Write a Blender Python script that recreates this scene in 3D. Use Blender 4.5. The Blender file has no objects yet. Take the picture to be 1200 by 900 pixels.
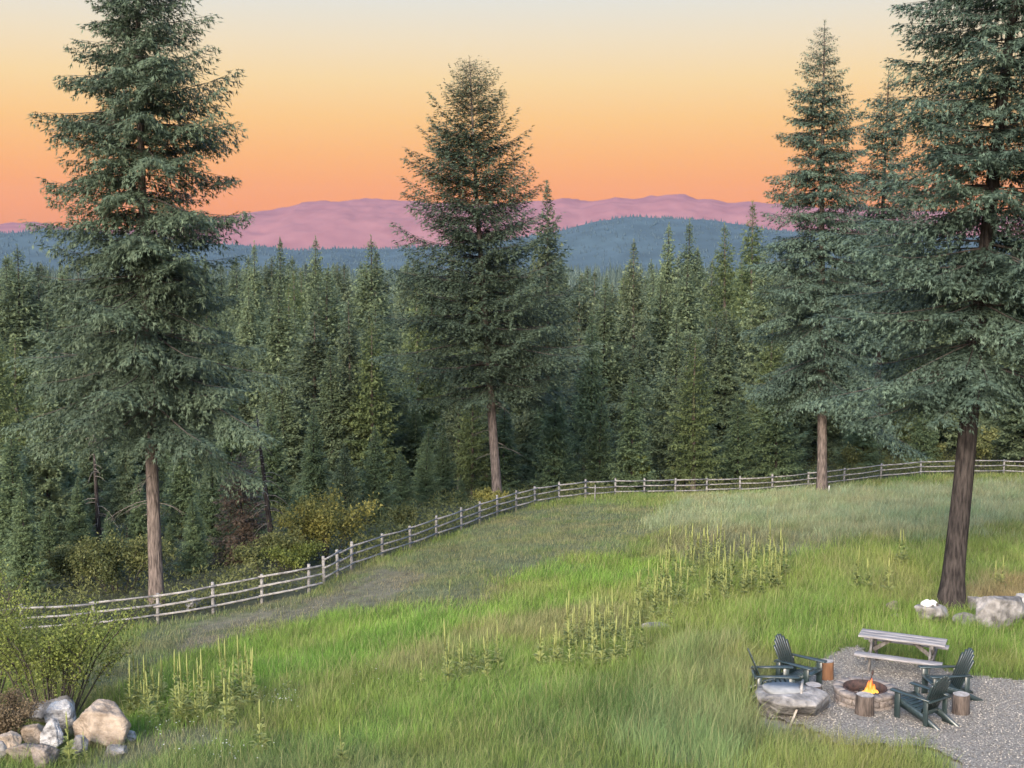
import bpy, bmesh, math, random
import numpy as np
from mathutils import Vector, Matrix

scene = bpy.context.scene
PI = math.pi

# ------------------------------------------------------------------ camera
CAM_Z = 9.30
FPX = 1450.0        # focal length in pixels of a 1200 px wide frame
KD, KS = 1.417, 0.85  # depth and size factors from the first survey of the place
PITCH = math.atan(153 / FPX)
cam_d = bpy.data.cameras.new("camera")
cam_d.sensor_width = 36.0
cam_d.lens = 36.0 * FPX / 1200
cam_d.clip_start = 0.1
cam_d.clip_end = 20000
cam = bpy.data.objects.new("camera", cam_d)
cam.location = (0, 0, CAM_Z)
cam.rotation_euler = (PI / 2 - PITCH, 0, 0)
scene.collection.objects.link(cam)
scene.camera = cam

# ------------------------------------------------------------------ sky
SUN_EL, SUN_ROT = math.radians(24), math.radians(200)
world = bpy.data.worlds.new("World")
scene.world = world
world.use_nodes = True
wn, wl = world.node_tree.nodes, world.node_tree.links
wn.clear()
w_out = wn.new("ShaderNodeOutputWorld")
bg_a = wn.new("ShaderNodeBackground")
bg_b = wn.new("ShaderNodeBackground")
mixs = wn.new("ShaderNodeMixShader")
tc = wn.new("ShaderNodeTexCoord")
sep = wn.new("ShaderNodeSeparateXYZ")
wl.new(tc.outputs["Generated"], sep.inputs[0])
mr = wn.new("ShaderNodeMapRange")
mr.inputs["From Min"].default_value = 0.0
mr.inputs["From Max"].default_value = 0.5
wl.new(sep.outputs["Z"], mr.inputs["Value"])
ramp = wn.new("ShaderNodeValToRGB")
ramp.color_ramp.interpolation = 'LINEAR'
stops = [(0.00, (0.78, 0.24, 0.07)), (0.075, (0.965, 0.325, 0.065)), (0.105, (0.98, 0.36, 0.075)),
         (0.15, (0.98, 0.445, 0.125)), (0.21, (0.965, 0.565, 0.205)), (0.27, (0.93, 0.67, 0.335)),
         (0.33, (0.86, 0.72, 0.50)), (0.39, (0.765, 0.745, 0.66)), (0.50, (0.70, 0.76, 0.78)), (1.0, (0.75, 0.9, 1.05))]
el = ramp.color_ramp.elements
while len(el) > 1:
    el.remove(el[-1])
el[0].position, el[0].color = stops[0][0], (*stops[0][1], 1)
for p, c in stops[1:]:
    e = el.new(p)
    e.color = (*c, 1)
wl.new(mr.outputs[0], ramp.inputs[0])
wl.new(ramp.outputs[0], bg_a.inputs["Color"])
bg_a.inputs["Strength"].default_value = 0.244
sky = wn.new("ShaderNodeTexSky")
sky.sky_type = 'NISHITA'
sky.sun_disc = False
sky.sun_elevation = SUN_EL
sky.sun_rotation = SUN_ROT
sky.dust_density = 2.0
wl.new(sky.outputs[0], bg_b.inputs["Color"])
bg_b.inputs["Strength"].default_value = 0.15
mf = wn.new("ShaderNodeMapRange")
mf.interpolation_type = 'SMOOTHSTEP'
mf.inputs["From Min"].default_value = 0.20
mf.inputs["From Max"].default_value = 0.45
wl.new(sep.outputs["Z"], mf.inputs["Value"])
wl.new(mf.outputs[0], mixs.inputs[0])
wl.new(bg_a.outputs[0], mixs.inputs[1])
wl.new(bg_b.outputs[0], mixs.inputs[2])
wl.new(mixs.outputs[0], w_out.inputs["Surface"])

sun_d = bpy.data.lights.new("sun", 'SUN')
sun_d.energy = 1.5
sun_d.angle = math.radians(25)
sun_d.color = (1.0, 0.86, 0.72)
sun = bpy.data.objects.new("sun", sun_d)
# Nishita rotation is measured clockwise from +Y
sdir = Vector((math.sin(SUN_ROT) * math.cos(SUN_EL), math.cos(SUN_ROT) * math.cos(SUN_EL), math.sin(SUN_EL)))
sun.rotation_euler = sdir.to_track_quat('Z', 'Y').to_euler()
scene.collection.objects.link(sun)

scene.view_settings.view_transform = 'Standard'
scene.view_settings.look = 'None'
scene.view_settings.exposure = 2.1
scene.view_settings.gamma = 1.0
cy = scene.cycles
cy.max_bounces = 5
cy.diffuse_bounces = 4
cy.glossy_bounces = 2
cy.transmission_bounces = 2
cy.volume_bounces = 1
cy.use_denoising = True
cy.denoiser = 'OPENIMAGEDENOISE'
cy.sample_clamp_indirect = 4.0

# ------------------------------------------------------------------ helpers
_ct, _st = math.cos(PITCH), math.sin(PITCH)
CF = np.array([0, _ct, -_st])
CU = np.array([0, _st, _ct])
CR = np.array([1.0, 0, 0])
CC = np.array([0, 0, CAM_Z])


def ray(u, v):
    return CF + CR * (u - 600) / FPX + CU * (450 - v) / FPX


def pt(u, v, d):
    return CC + d * KD * ray(u, v)


def proj(P):
    q = np.asarray(P) - CC
    d = np.maximum(q @ CF, 0.1)
    return 600 + FPX * (q @ CR) / d, 450 - FPX * (q @ CU) / d, d


def hash2(ix, iy, seed=0):
    h = np.sin(ix * 127.1 + iy * 311.7 + seed * 74.7) * 43758.5453
    return h - np.floor(h)


def vnoise(x, y, seed=0):
    ix, iy = np.floor(x), np.floor(y)
    fx, fy = x - ix, y - iy
    fx = fx * fx * (3 - 2 * fx)
    fy = fy * fy * (3 - 2 * fy)
    a = hash2(ix, iy, seed) * (1 - fx) + hash2(ix + 1, iy, seed) * fx
    b = hash2(ix, iy + 1, seed) * (1 - fx) + hash2(ix + 1, iy + 1, seed) * fx
    return a * (1 - fy) + b * fy


def fbm(x, y, seed=0, o=4):
    s, a, t = 0.0, 0.5, 0.0
    for k in range(o):
        s = s + a * vnoise(x * 2 ** k, y * 2 ** k, seed + k)
        t += a
        a *= 0.5
    return s / t


def sstep(a, b, x):
    t = np.clip((x - a) / (b - a), 0, 1)
    return t * t * (3 - 2 * t)


def link(o, parent=None):
    scene.collection.objects.link(o)
    if parent is not None:
        o.parent = parent
    return o


def tag(o, label=None, cat=None, group=None, kind=None):
    if label: o["label"] = label
    if cat: o["category"] = cat
    if group: o["group"] = group
    if kind: o["kind"] = kind
    return o


def empty(name, loc, rz=0, label=None, cat=None, group=None):
    o = bpy.data.objects.new(name, None)
    o.empty_display_size = 0.2
    o.location = loc
    o.rotation_euler = (0, 0, rz)
    link(o)
    return tag(o, label, cat, group)


def mesh_np(name, V, faces, mats, parent=None, attrs=None, cols=None, smooth=False):
    """faces: list of (n,k) index arrays, one material slot each (or (array, slot))."""
    V = np.asarray(V, dtype=np.float32)
    me = bpy.data.meshes.new(name)
    me.vertices.add(len(V))
    me.vertices.foreach_set("co", V.ravel())
    loops, starts, totals, mi = [], [], [], []
    off = 0
    for k, f in enumerate(faces):
        slot = 0
        if isinstance(f, tuple):
            f, slot = f
        f = np.asarray(f, dtype=np.int32)
        if len(f) == 0:
            continue
        n, w = f.shape
        loops.append(f.ravel())
        starts.append(off + np.arange(n) * w)
        totals.append(np.full(n, w))
        mi.append(np.full(n, slot))
        off += n * w
    loops = np.concatenate(loops)
    starts = np.concatenate(starts)
    mi = np.concatenate(mi)
    me.loops.add(len(loops))
    me.loops.foreach_set("vertex_index", loops.astype(np.int32))
    me.polygons.add(len(starts))
    me.polygons.foreach_set("loop_start", starts.astype(np.int32))
    me.polygons.foreach_set("material_index", mi.astype(np.int32))
    if smooth:
        me.polygons.foreach_set("use_smooth", np.ones(len(starts), dtype=bool))
    for m in (mats if isinstance(mats, (list, tuple)) else [mats]):
        me.materials.append(m)
    for an, av in (attrs or {}).items():
        a = me.attributes.new(an, 'FLOAT', 'POINT')
        a.data.foreach_set("value", np.asarray(av, dtype=np.float32))
    for an, av in (cols or {}).items():
        a = me.attributes.new(an, 'FLOAT_COLOR', 'POINT')
        av = np.asarray(av, dtype=np.float32)
        if av.shape[1] == 3:
            av = np.concatenate([av, np.ones((len(av), 1), np.float32)], 1)
        a.data.foreach_set("color", av.ravel())
    me.update(calc_edges=True)
    me.validate()
    o = bpy.data.objects.new(name, me)
    return link(o, parent)


class MB:
    """collects boxes, boards, tubes as one mesh"""

    def __init__(self):
        self.v, self.f4, self.f3 = [], [], []

    def _add(self, vs):
        b = len(self.v)
        self.v.extend([tuple(x) for x in vs])
        return b

    def box(self, c, s, rot=None):
        """centre, size, optional 3x3/Euler rotation; with a small chamfer on the long edges"""
        M = rot if rot is not None else Matrix.Identity(3)
        c = Vector(c)
        hx, hy, hz = s[0] / 2, s[1] / 2, s[2] / 2
        ch = min(hx, hy, hz) * 0.22
        bm = bmesh.new()
        bmesh.ops.create_cube(bm, size=1)
        for v in bm.verts:
            v.co = Vector((v.co.x * s[0], v.co.y * s[1], v.co.z * s[2]))
        bmesh.ops.bevel(bm, geom=bm.edges[:], offset=ch, segments=1, affect='EDGES')
        self.bm(bm, M, c)

    def bm(self, bm, M=None, c=None):
        M = M or Matrix.Identity(3)
        c = c or Vector((0, 0, 0))
        bm.verts.index_update()
        b = self._add([M @ v.co + c for v in bm.verts])
        for f in bm.faces:
            ix = [b + v.index for v in f.verts]
            if len(ix) == 3:
                self.f3.append(ix)
            elif len(ix) == 4:
                self.f4.append(ix)
            else:
                for k in range(1, len(ix) - 1):
                    self.f3.append([ix[0], ix[k], ix[k + 1]])
        bm.free()

    def bar(self, a, b, w, t, up=(0, 0, 1)):
        """board from a to b, w across, t thick along up-ish"""
        a, b = Vector(a), Vector(b)
        d = (b - a)
        L = d.length
        d.normalize()
        s = Vector(up).cross(d)
        if s.length < 1e-4:
            s = Vector((1, 0, 0)).cross(d)
        s.normalize()
        n = d.cross(s)
        M = Matrix((d, s, n)).transposed()
        self.box((a + b) / 2, (L, w, t), M)

    def tube(self, pts, rad, n=8, cap=True):
        pts = [Vector(p) for p in pts]
        rr = rad if isinstance(rad, (list, tuple)) else [rad] * len(pts)
        b0 = len(self.v)
        prev = None
        for i, p in enumerate(pts):
            d = (pts[min(i + 1, len(pts) - 1)] - pts[max(i - 1, 0)]).normalized()
            s = (prev if prev is not None else (Vector((0, 0, 1)) if abs(d.z) < 0.9 else Vector((1, 0, 0))))
            s = (s - d * s.dot(d)).normalized()
            prev = s
            q = d.cross(s)
            self._add([p + (s * math.cos(2 * PI * k / n) + q * math.sin(2 * PI * k / n)) * rr[i] for k in range(n)])
        for i in range(len(pts) - 1):
            for k in range(n):
                a = b0 + i * n + k
                c = b0 + i * n + (k + 1) % n
                self.f4.append([a, c, c + n, a + n])
        if cap:
            for i, sgn in ((0, -1), (len(pts) - 1, 1)):
                m = self._add([pts[i]])
                for k in range(n):
                    a = b0 + i * n + k
                    c = b0 + i * n + (k + 1) % n
                    self.f3.append([m, a, c] if sgn > 0 else [m, c, a])

    def prism(self, outline, thick, M=None, c=None):
        """flat outline (x,y) extruded in z by thick"""
        bm = bmesh.new()
        vs = [bm.verts.new((x, y, -thick / 2)) for x, y in outline]
        f = bm.faces.new(vs)
        r = bmesh.ops.extrude_face_region(bm, geom=[f])
        for v in r["geom"]:
            if isinstance(v, bmesh.types.BMVert):
                v.co.z += thick
        bmesh.ops.recalc_face_normals(bm, faces=bm.faces[:])
        bmesh.ops.triangulate(bm, faces=[f for f in bm.faces if len(f.verts) > 4])
        self.bm(bm, M, c)

    def build(self, name, mat, parent=None, smooth=False):
        fs = []
        if self.f4: fs.append((np.array(self.f4), 0))
        if self.f3: fs.append((np.array(self.f3), 0))
        return mesh_np(name, np.array(self.v), fs, mat, parent, smooth=smooth)


def copy_tree(o, parent=None):
    c = o.copy()
    link(c)
    c.parent = parent
    for ch in list(o.children):
        copy_tree(ch, c)
    return c


# ------------------------------------------------------------------ materials
def new_mat(name):
    m = bpy.data.materials.new(name)
    m.use_nodes = True
    n, l = m.node_tree.nodes, m.node_tree.links
    return m, n, l, n["Principled BSDF"]


def noisy(name, c1, c2, scale=4.0, rough=0.85, bump=0.3, bscale=None, stretch=(1, 1, 1), c3=None, spec=0.2, detail=6):
    m, n, l, b = new_mat(name)
    tcn = n.new("ShaderNodeTexCoord")
    mp = n.new("ShaderNodeMapping")
    mp.inputs["Scale"].default_value = stretch
    l.new(tcn.outputs["Object"], mp.inputs[0])
    nz = n.new("ShaderNodeTexNoise")
    nz.inputs["Scale"].default_value = scale
    nz.inputs["Detail"].default_value = detail
    l.new(mp.outputs[0], nz.inputs["Vector"])
    cr = n.new("ShaderNodeValToRGB")
    e = cr.color_ramp.elements
    e[0].position, e[0].color = 0.33, (*c1, 1)
    e[1].position, e[1].color = 0.68, (*c2, 1)
    if c3:
        x = e.new(0.5)
        x.color = (*c3, 1)
    l.new(nz.outputs["Fac"], cr.inputs[0])
    l.new(cr.outputs[0], b.inputs["Base Color"])
    b.inputs["Roughness"].default_value = rough
    b.inputs["Specular IOR Level"].default_value = spec
    if bump:
        n2 = n.new("ShaderNodeTexNoise")
        n2.inputs["Scale"].default_value = bscale or scale * 3
        n2.inputs["Detail"].default_value = 8
        l.new(mp.outputs[0], n2.inputs["Vector"])
        bp = n.new("ShaderNodeBump")
        bp.inputs["Strength"].default_value = bump
        bp.inputs["Distance"].default_value = 0.05
        l.new(n2.outputs["Fac"], bp.inputs["Height"])
        l.new(bp.outputs[0], b.inputs["Normal"])
    return m


def foliage(name, dark, light, transl=0.25, objvar=0.35, rough=0.6):
    """leaf colour from a per-clump tint; varies a little from plant to plant"""
    m, n, l, b = new_mat(name)
    at = n.new("ShaderNodeAttribute")
    at.attribute_name = "tint"
    oi = n.new("ShaderNodeObjectInfo")
    cr = n.new("ShaderNodeValToRGB")
    e = cr.color_ramp.elements
    e[0].position, e[0].color = 0.0, (*dark, 1)
    e[1].position, e[1].color = 1.0, (*light, 1)
    ad = n.new("ShaderNodeMath")
    ad.operation = 'MULTIPLY_ADD'
    ad.inputs[1].default_value = objvar
    ad.inputs[2].default_value = -objvar / 2
    l.new(oi.outputs["Random"], ad.inputs[0])
    a2 = n.new("ShaderNodeMath")
    a2.operation = 'ADD'
    l.new(at.outputs["Fac"], a2.inputs[0])
    l.new(ad.outputs[0], a2.inputs[1])
    l.new(a2.outputs[0], cr.inputs[0])
    b.inputs["Roughness"].default_value = rough
    b.inputs["Specular IOR Level"].default_value = 0.25
    l.new(cr.outputs[0], b.inputs["Base Color"])
    if transl > 0:
        tr = n.new("ShaderNodeBsdfTranslucent")
        l.new(cr.outputs[0], tr.inputs["Color"])
        mx = n.new("ShaderNodeMixShader")
        mx.inputs[0].default_value = transl
        out = n["Material Output"]
        l.new(b.outputs[0], mx.inputs[1])
        l.new(tr.outputs[0], mx.inputs[2])
        l.new(mx.outputs[0], out.inputs["Surface"])
    return m


def vcol_mat(name, attr="col", rough=0.9, nscale=3.0, namp=0.35, transl=0.0, bump=0.0):
    m, n, l, b = new_mat(name)
    at = n.new("ShaderNodeAttribute")
    at.attribute_name = attr
    tcn = n.new("ShaderNodeTexCoord")
    nz = n.new("ShaderNodeTexNoise")
    nz.inputs["Scale"].default_value = nscale
    nz.inputs["Detail"].default_value = 8
    l.new(tcn.outputs["Object"], nz.inputs["Vector"])
    mr_ = n.new("ShaderNodeMapRange")
    mr_.inputs["To Min"].default_value = 1 - namp
    mr_.inputs["To Max"].default_value = 1 + namp
    mr_.inputs["From Min"].default_value = 0.25
    mr_.inputs["From Max"].default_value = 0.75
    l.new(nz.outputs["Fac"], mr_.inputs["Value"])
    mx = n.new("ShaderNodeVectorMath")
    mx.operation = 'SCALE'
    l.new(at.outputs["Color"], mx.inputs[0])
    l.new(mr_.outputs[0], mx.inputs["Scale"])
    l.new(mx.outputs[0], b.inputs["Base Color"])
    b.inputs["Roughness"].default_value = rough
    b.inputs["Specular IOR Level"].default_value = 0.15
    if bump:
        bp = n.new("ShaderNodeBump")
        bp.inputs["Strength"].default_value = bump
        bp.inputs["Distance"].default_value = 0.1
        l.new(nz.outputs["Fac"], bp.inputs["Height"])
        l.new(bp.outputs[0], b.inputs["Normal"])
    if transl > 0:
        tr = n.new("ShaderNodeBsdfTranslucent")
        l.new(mx.outputs[0], tr.inputs["Color"])
        ms = n.new("ShaderNodeMixShader")
        ms.inputs[0].default_value = transl
        l.new(b.outputs[0], ms.inputs[1])
        l.new(tr.outputs[0], ms.inputs[2])
        l.new(ms.outputs[0], n["Material Output"].inputs["Surface"])
    return m


M = {}
M["ground"] = vcol_mat("ground_soil_and_sod", nscale=2.2, namp=0.4, bump=0.5)
M["grass"] = vcol_mat("grass_blade", nscale=0.6, namp=0.18, transl=0.3, rough=0.7)
M["hill"] = vcol_mat("haze_tinted_hill_forest", nscale=0.02, namp=0.25, rough=1.0)
M["hill_trees"] = foliage("haze_tinted_far_needles", (0.036, 0.058, 0.069), (0.048, 0.074, 0.087), 0.0, 0.0, 1.0)  # base colour of the far firs is tinted with distance haze blue
M["mountain"] = noisy("alpenglow_tinted_range", (0.178, 0.083, 0.090), (0.215, 0.104, 0.108), 0.011, 1.0, 0.0, detail=12, spec=0.0)  # pink of the last sunlight is painted into the rock colour
M["bark"] = noisy("conifer_bark", (0.055, 0.046, 0.042), (0.19, 0.155, 0.138), 9, 0.95, 1.0, 14, (1.6, 1.6, 0.28), spec=0.05)
M["bark_dark"] = noisy("dark_conifer_bark", (0.018, 0.016, 0.016), (0.064, 0.055, 0.051), 9, 0.95, 1.0, 14, (1.6, 1.6, 0.28), spec=0.05)
M["twig"] = noisy("twig_wood", (0.035, 0.030, 0.027), (0.08, 0.07, 0.062), 6, 0.95, 0.0)
M["dead_twig"] = noisy("dead_wood", (0.10, 0.088, 0.078), (0.20, 0.18, 0.165), 6, 0.95, 0.0)
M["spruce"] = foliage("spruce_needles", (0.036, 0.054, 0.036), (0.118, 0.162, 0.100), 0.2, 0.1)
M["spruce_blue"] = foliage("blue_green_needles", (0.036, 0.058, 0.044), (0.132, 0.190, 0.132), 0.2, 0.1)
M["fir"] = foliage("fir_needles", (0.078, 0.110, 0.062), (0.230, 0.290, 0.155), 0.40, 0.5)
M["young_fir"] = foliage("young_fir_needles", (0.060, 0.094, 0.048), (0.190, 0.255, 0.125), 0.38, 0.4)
M["larch"] = foliage("larch_needles", (0.090, 0.125, 0.052), (0.235, 0.285, 0.115), 0.45, 0.4)
M["pine"] = foliage("pine_needles", (0.060, 0.084, 0.050), (0.185, 0.225, 0.125), 0.33, 0.4)
M["rust"] = foliage("withered_needles", (0.06, 0.045, 0.033), (0.16, 0.115, 0.08), 0.2, 0.2)
M["leaf_yellow"] = foliage("yellowing_leaves", (0.105, 0.115, 0.032), (0.33, 0.30, 0.085), 0.35, 0.1)
M["leaf_green"] = foliage("shrub_leaves", (0.070, 0.092, 0.024), (0.235, 0.275, 0.065), 0.35, 0.2)
M["leaf_olive"] = foliage("olive_leaves", (0.055, 0.07, 0.025), (0.18, 0.19, 0.07), 0.3, 0.2)
M["leaf_brown"] = foliage("brown_leaves", (0.075, 0.055, 0.035), (0.19, 0.145, 0.085), 0.2, 0.2)
M["mullein"] = foliage("mullein_leaf", (0.20, 0.238, 0.075), (0.41, 0.44, 0.165), 0.42, 0.4)
M["wood_grey"] = noisy("weathered_rail", (0.115, 0.11, 0.108), (0.29, 0.282, 0.276), 7, 0.9, 0.4, 20, (0.4, 2, 2))
M["wood_table"] = noisy("weathered_table_board", (0.15, 0.14, 0.14), (0.34, 0.325, 0.325), 5, 0.75, 0.35, 25, (0.5, 6, 6))
M["table_frame"] = noisy("table_frame_wood", (0.07, 0.064, 0.06), (0.17, 0.16, 0.152), 7, 0.9, 0.4, 20, (2, 2, 0.5))
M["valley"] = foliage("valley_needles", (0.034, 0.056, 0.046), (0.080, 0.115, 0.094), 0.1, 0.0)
M["chair"] = noisy("dark_green_plastic", (0.014, 0.026, 0.027), (0.022, 0.036, 0.037), 14, 0.36, 0.06, 60, spec=0.8)
M["stone_block"] = noisy("concrete_block", (0.12, 0.10, 0.09), (0.27, 0.235, 0.21), 6, 0.95, 0.8, 25, c3=(0.195, 0.17, 0.155))
M["iron"] = noisy("rusty_steel_liner", (0.025, 0.02, 0.02), (0.075, 0.045, 0.04), 8, 0.75, 0.2)
M["ash"] = noisy("ash_bed", (0.03, 0.028, 0.027), (0.16, 0.155, 0.15), 9, 1.0, 0.6)
M["charred"] = noisy("charred_wood", (0.012, 0.01, 0.01), (0.06, 0.045, 0.04), 10, 0.95, 0.6)
M["stump_bark"] = noisy("stump_bark", (0.032, 0.026, 0.023), (0.135, 0.108, 0.092), 7, 0.95, 0.9, 14, (2, 2, 0.35))
M["stump_peeled"] = noisy("peeled_wood", (0.115, 0.055, 0.028), (0.22, 0.115, 0.06), 6, 0.8, 0.3, 14, (2, 2, 0.3))
M["stump_cut"] = noisy("cut_wood_face", (0.20, 0.18, 0.165), (0.36, 0.335, 0.315), 12, 0.85, 0.3)
M["rock_grey"] = noisy("grey_granite", (0.075, 0.071, 0.068), (0.29, 0.277, 0.268), 3.8, 0.92, 1.0, 12, c3=(0.18, 0.172, 0.165))
M["rock_tan"] = noisy("tan_boulder", (0.155, 0.12, 0.09), (0.37, 0.30, 0.235), 3.0, 0.92, 1.0, 10, (1, 1, 1.4), c3=(0.275, 0.225, 0.175))
M["rock_white"] = noisy("pale_streaked_rock", (0.085, 0.083, 0.083), (0.42, 0.415, 0.41), 4.0, 0.9, 1.0, 13, (1, 1, 2.4), c3=(0.29, 0.285, 0.28))
M["rock_brown"] = noisy("brownish_rock", (0.08, 0.066, 0.056), (0.26, 0.22, 0.185), 4, 0.92, 0.8, 10, (1, 1, 3))
M["rock_slab"] = noisy("smooth_grey_slab", (0.17, 0.18, 0.185), (0.26, 0.265, 0.27), 4, 0.8, 0.25, 12)
M["white"] = noisy("bleached_bone", (0.42, 0.41, 0.40), (0.60, 0.59, 0.58), 8, 0.7, 0.3)
M["hollow"] = noisy("dark_hollow", (0.05, 0.045, 0.04), (0.09, 0.08, 0.075), 8, 0.9, 0.0)
M["pebble"] = foliage("pebble_stone", (0.095, 0.083, 0.070), (0.44, 0.405, 0.355), 0.0, 0.0, 0.9)
M["gravel"] = noisy("gravel_bed", (0.095, 0.083, 0.068), (0.35, 0.322, 0.278), 24, 0.95, 1.0, 40, c3=(0.21, 0.195, 0.175), detail=10)
M["petal"] = noisy("white_petal", (0.45, 0.45, 0.43), (0.60, 0.60, 0.58), 4, 0.8, 0.0)
M["stick"] = noisy("bleached_stick", (0.26, 0.23, 0.19), (0.40, 0.36, 0.31), 6, 0.85, 0.2)

fm, n_, l_, b_ = new_mat("flame")
geo = n_.new("ShaderNodeTexCoord")
sp_ = n_.new("ShaderNodeSeparateXYZ")
l_.new(geo.outputs["Object"], sp_.inputs[0])
mr2 = n_.new("ShaderNodeMapRange")
mr2.inputs["From Min"].default_value = 0.0
mr2.inputs["From Max"].default_value = 0.5
l_.new(sp_.outputs["Z"], mr2.inputs["Value"])
fr = n_.new("ShaderNodeValToRGB")
fe = fr.color_ramp.elements
fe[0].position, fe[0].color = 0.0, (1.0, 0.62, 0.14, 1)
fe[1].position, fe[1].color = 1.0, (1.0, 0.10, 0.03, 1)
q = fe.new(0.35)
q.color = (1.0, 0.27, 0.02, 1)
l_.new(mr2.outputs[0], fr.inputs[0])
l_.new(fr.outputs[0], b_.inputs["Emission Color"])
b_.inputs["Emission Strength"].default_value = 0.42
b_.inputs["Base Color"].default_value = (0.1, 0.03, 0.0, 1)
M["flame"] = fm

# ------------------------------------------------------------------ terrain
FENCE_LEFT = [(-62, 757, 28.2), (26, 745, 28.9), (110, 740, 29.3), (185, 733, 29.7), (250, 719, 30.0), (307, 707, 30.4), (362, 696, 30.8)]
FENCE_RIGHT = [(380, 684, 31.8), (396, 676, 32.6), (412, 667, 33.4), (448, 656, 35.2), (481, 645, 37.0), (511, 634, 39.0), (541, 622, 41.0), (562, 614, 42.6), (583, 606, 44.2),
               (605, 600, 45.6), (627, 593, 46.8), (655, 586, 48.0), (686, 584, 49.0), (721, 583, 50.0), (755, 582, 50.8), (791, 581, 51.6),
               (828, 580, 52.4), (867, 579, 53.0), (905, 577, 53.6), (947, 572, 54.3), (989, 568, 54.9), (1032, 563, 55.5), (1079, 558, 56.0),
               (1127, 557, 56.5), (1176, 557, 57.0), (1225, 558, 57.3), (1275, 560, 57.5)]
ctrl = [pt(*a) for a in FENCE_LEFT[1:] + FENCE_RIGHT[2::2]]
ctrl += [pt(*a) for a in [(1013, 829, 18.0), (1113, 712, 24.0), (1057, 788, 20.0), (930, 842, 17.2), (118, 880, 16.5), (20, 892, 16.0),
                          (600, 900, 15.0), (1150, 900, 15.5), (300, 900, 15.6), (962, 579, 51.0), (1180, 800, 19.3), (1180, 720, 23.6),
                          (900, 640, 32.0), (600, 720, 26.5), (300, 780, 22.5), (880, 770, 20.8)]]
for x in (-30, -12, 0, 12, 30):
    ctrl.append(np.array([x, 3.0, 2.6 - 0.02 * abs(x)]))
for x in (-60, -30, 0):
    ctrl.append(np.array([x, 88.0, -7.3 - 0.02 * (30 - x)]))
for x in (30, 60):
    ctrl.append(np.array([x, 96.0, -6.5]))
for x in (-110, -55, 0, 55, 110):
    ctrl.append(np.array([x, 149.0, -13.2 + 0.01 * x]))
    ctrl.append(np.array([1.4 * x, 234.0, -18.3]))
    ctrl.append(np.array([2.2 * x, 397.0, -22.0]))
ctrl += [np.array([-50, 28, -2.4]), np.array([55, 28, 0.4]), np.array([60, 64, -3.6]), np.array([-55, 57, -5.5])]
ctrl = np.array(ctrl)


def _phi(r2):
    return 0.5 * r2 * np.log(r2 + 1e-9)


def fit_tps(P, lam=0.6):
    S = 40.0
    n = len(P)
    xy = P[:, :2] / S
    d2 = ((xy[:, None] - xy[None]) ** 2).sum(-1)
    K = _phi(d2) + lam * 0.01 * np.eye(n)
    A = np.zeros((n + 3, n + 3))
    A[:n, :n] = K
    A[:n, n] = 1
    A[:n, n + 1:] = xy
    A[n:, :n] = A[:n, n:].T
    return np.linalg.solve(A, np.concatenate([P[:, 2], np.zeros(3)])), xy, S


TPS = fit_tps(ctrl)


def gz(x, y):
    x, y = np.atleast_1d(np.asarray(x, float)), np.atleast_1d(np.asarray(y, float))
    w, xy, S = TPS
    out = np.empty(x.shape)
    fx, fy, fo = x.ravel(), y.ravel(), out.ravel()
    n = len(xy)
    for i in range(0, len(fx), 20000):
        a = np.clip(fx[i:i + 20000], -260, 260) / S
        b = np.clip(fy[i:i + 20000], -8, 420) / S
        d2 = (a[:, None] - xy[None, :, 0]) ** 2 + (b[:, None] - xy[None, :, 1]) ** 2
        z = _phi(d2) @ w[:n] + w[n] + w[n + 1] * a + w[n + 2] * b
        far = np.maximum(np.hypot(np.maximum(fy[i:i + 20000] - 340, 0), np.maximum(np.abs(fx[i:i + 20000]) - 200, 0)), 0)
        k = sstep(0, 260, far)
        fo[i:i + 20000] = np.clip(z, -26, 6) * (1 - k) + (-26) * k
    return fo.reshape(x.shape)


def g1(x, y):
    return float(gz(x, y)[0])


def hit(u, v, tmax=200.0):
    """where the view ray through (u,v) meets the terrain"""
    r = ray(u, v)
    t = np.linspace(10, tmax, 1600)
    P = CC + t[:, None] * r
    below = P[:, 2] < gz(P[:, 0], P[:, 1])
    i = int(np.argmax(below)) if below.any() else len(t) - 1
    a, b = t[max(i - 1, 0)], t[i]
    for _ in range(20):
        m = (a + b) / 2
        p = CC + m * r
        if p[2] < g1(p[0], p[1]):
            b = m
        else:
            a = m
    return CC + b * r


def on(u, d, lift=0.0):
    """ground point in pixel column u at forward depth d"""
    d = d * KD
    x = d * (u - 600) / FPX
    y = d / _ct
    for _ in range(6):
        z = g1(x, y)
        y = (d + (z - CAM_Z) * _st) / _ct
    return np.array([x, y, g1(x, y) + lift])


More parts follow.
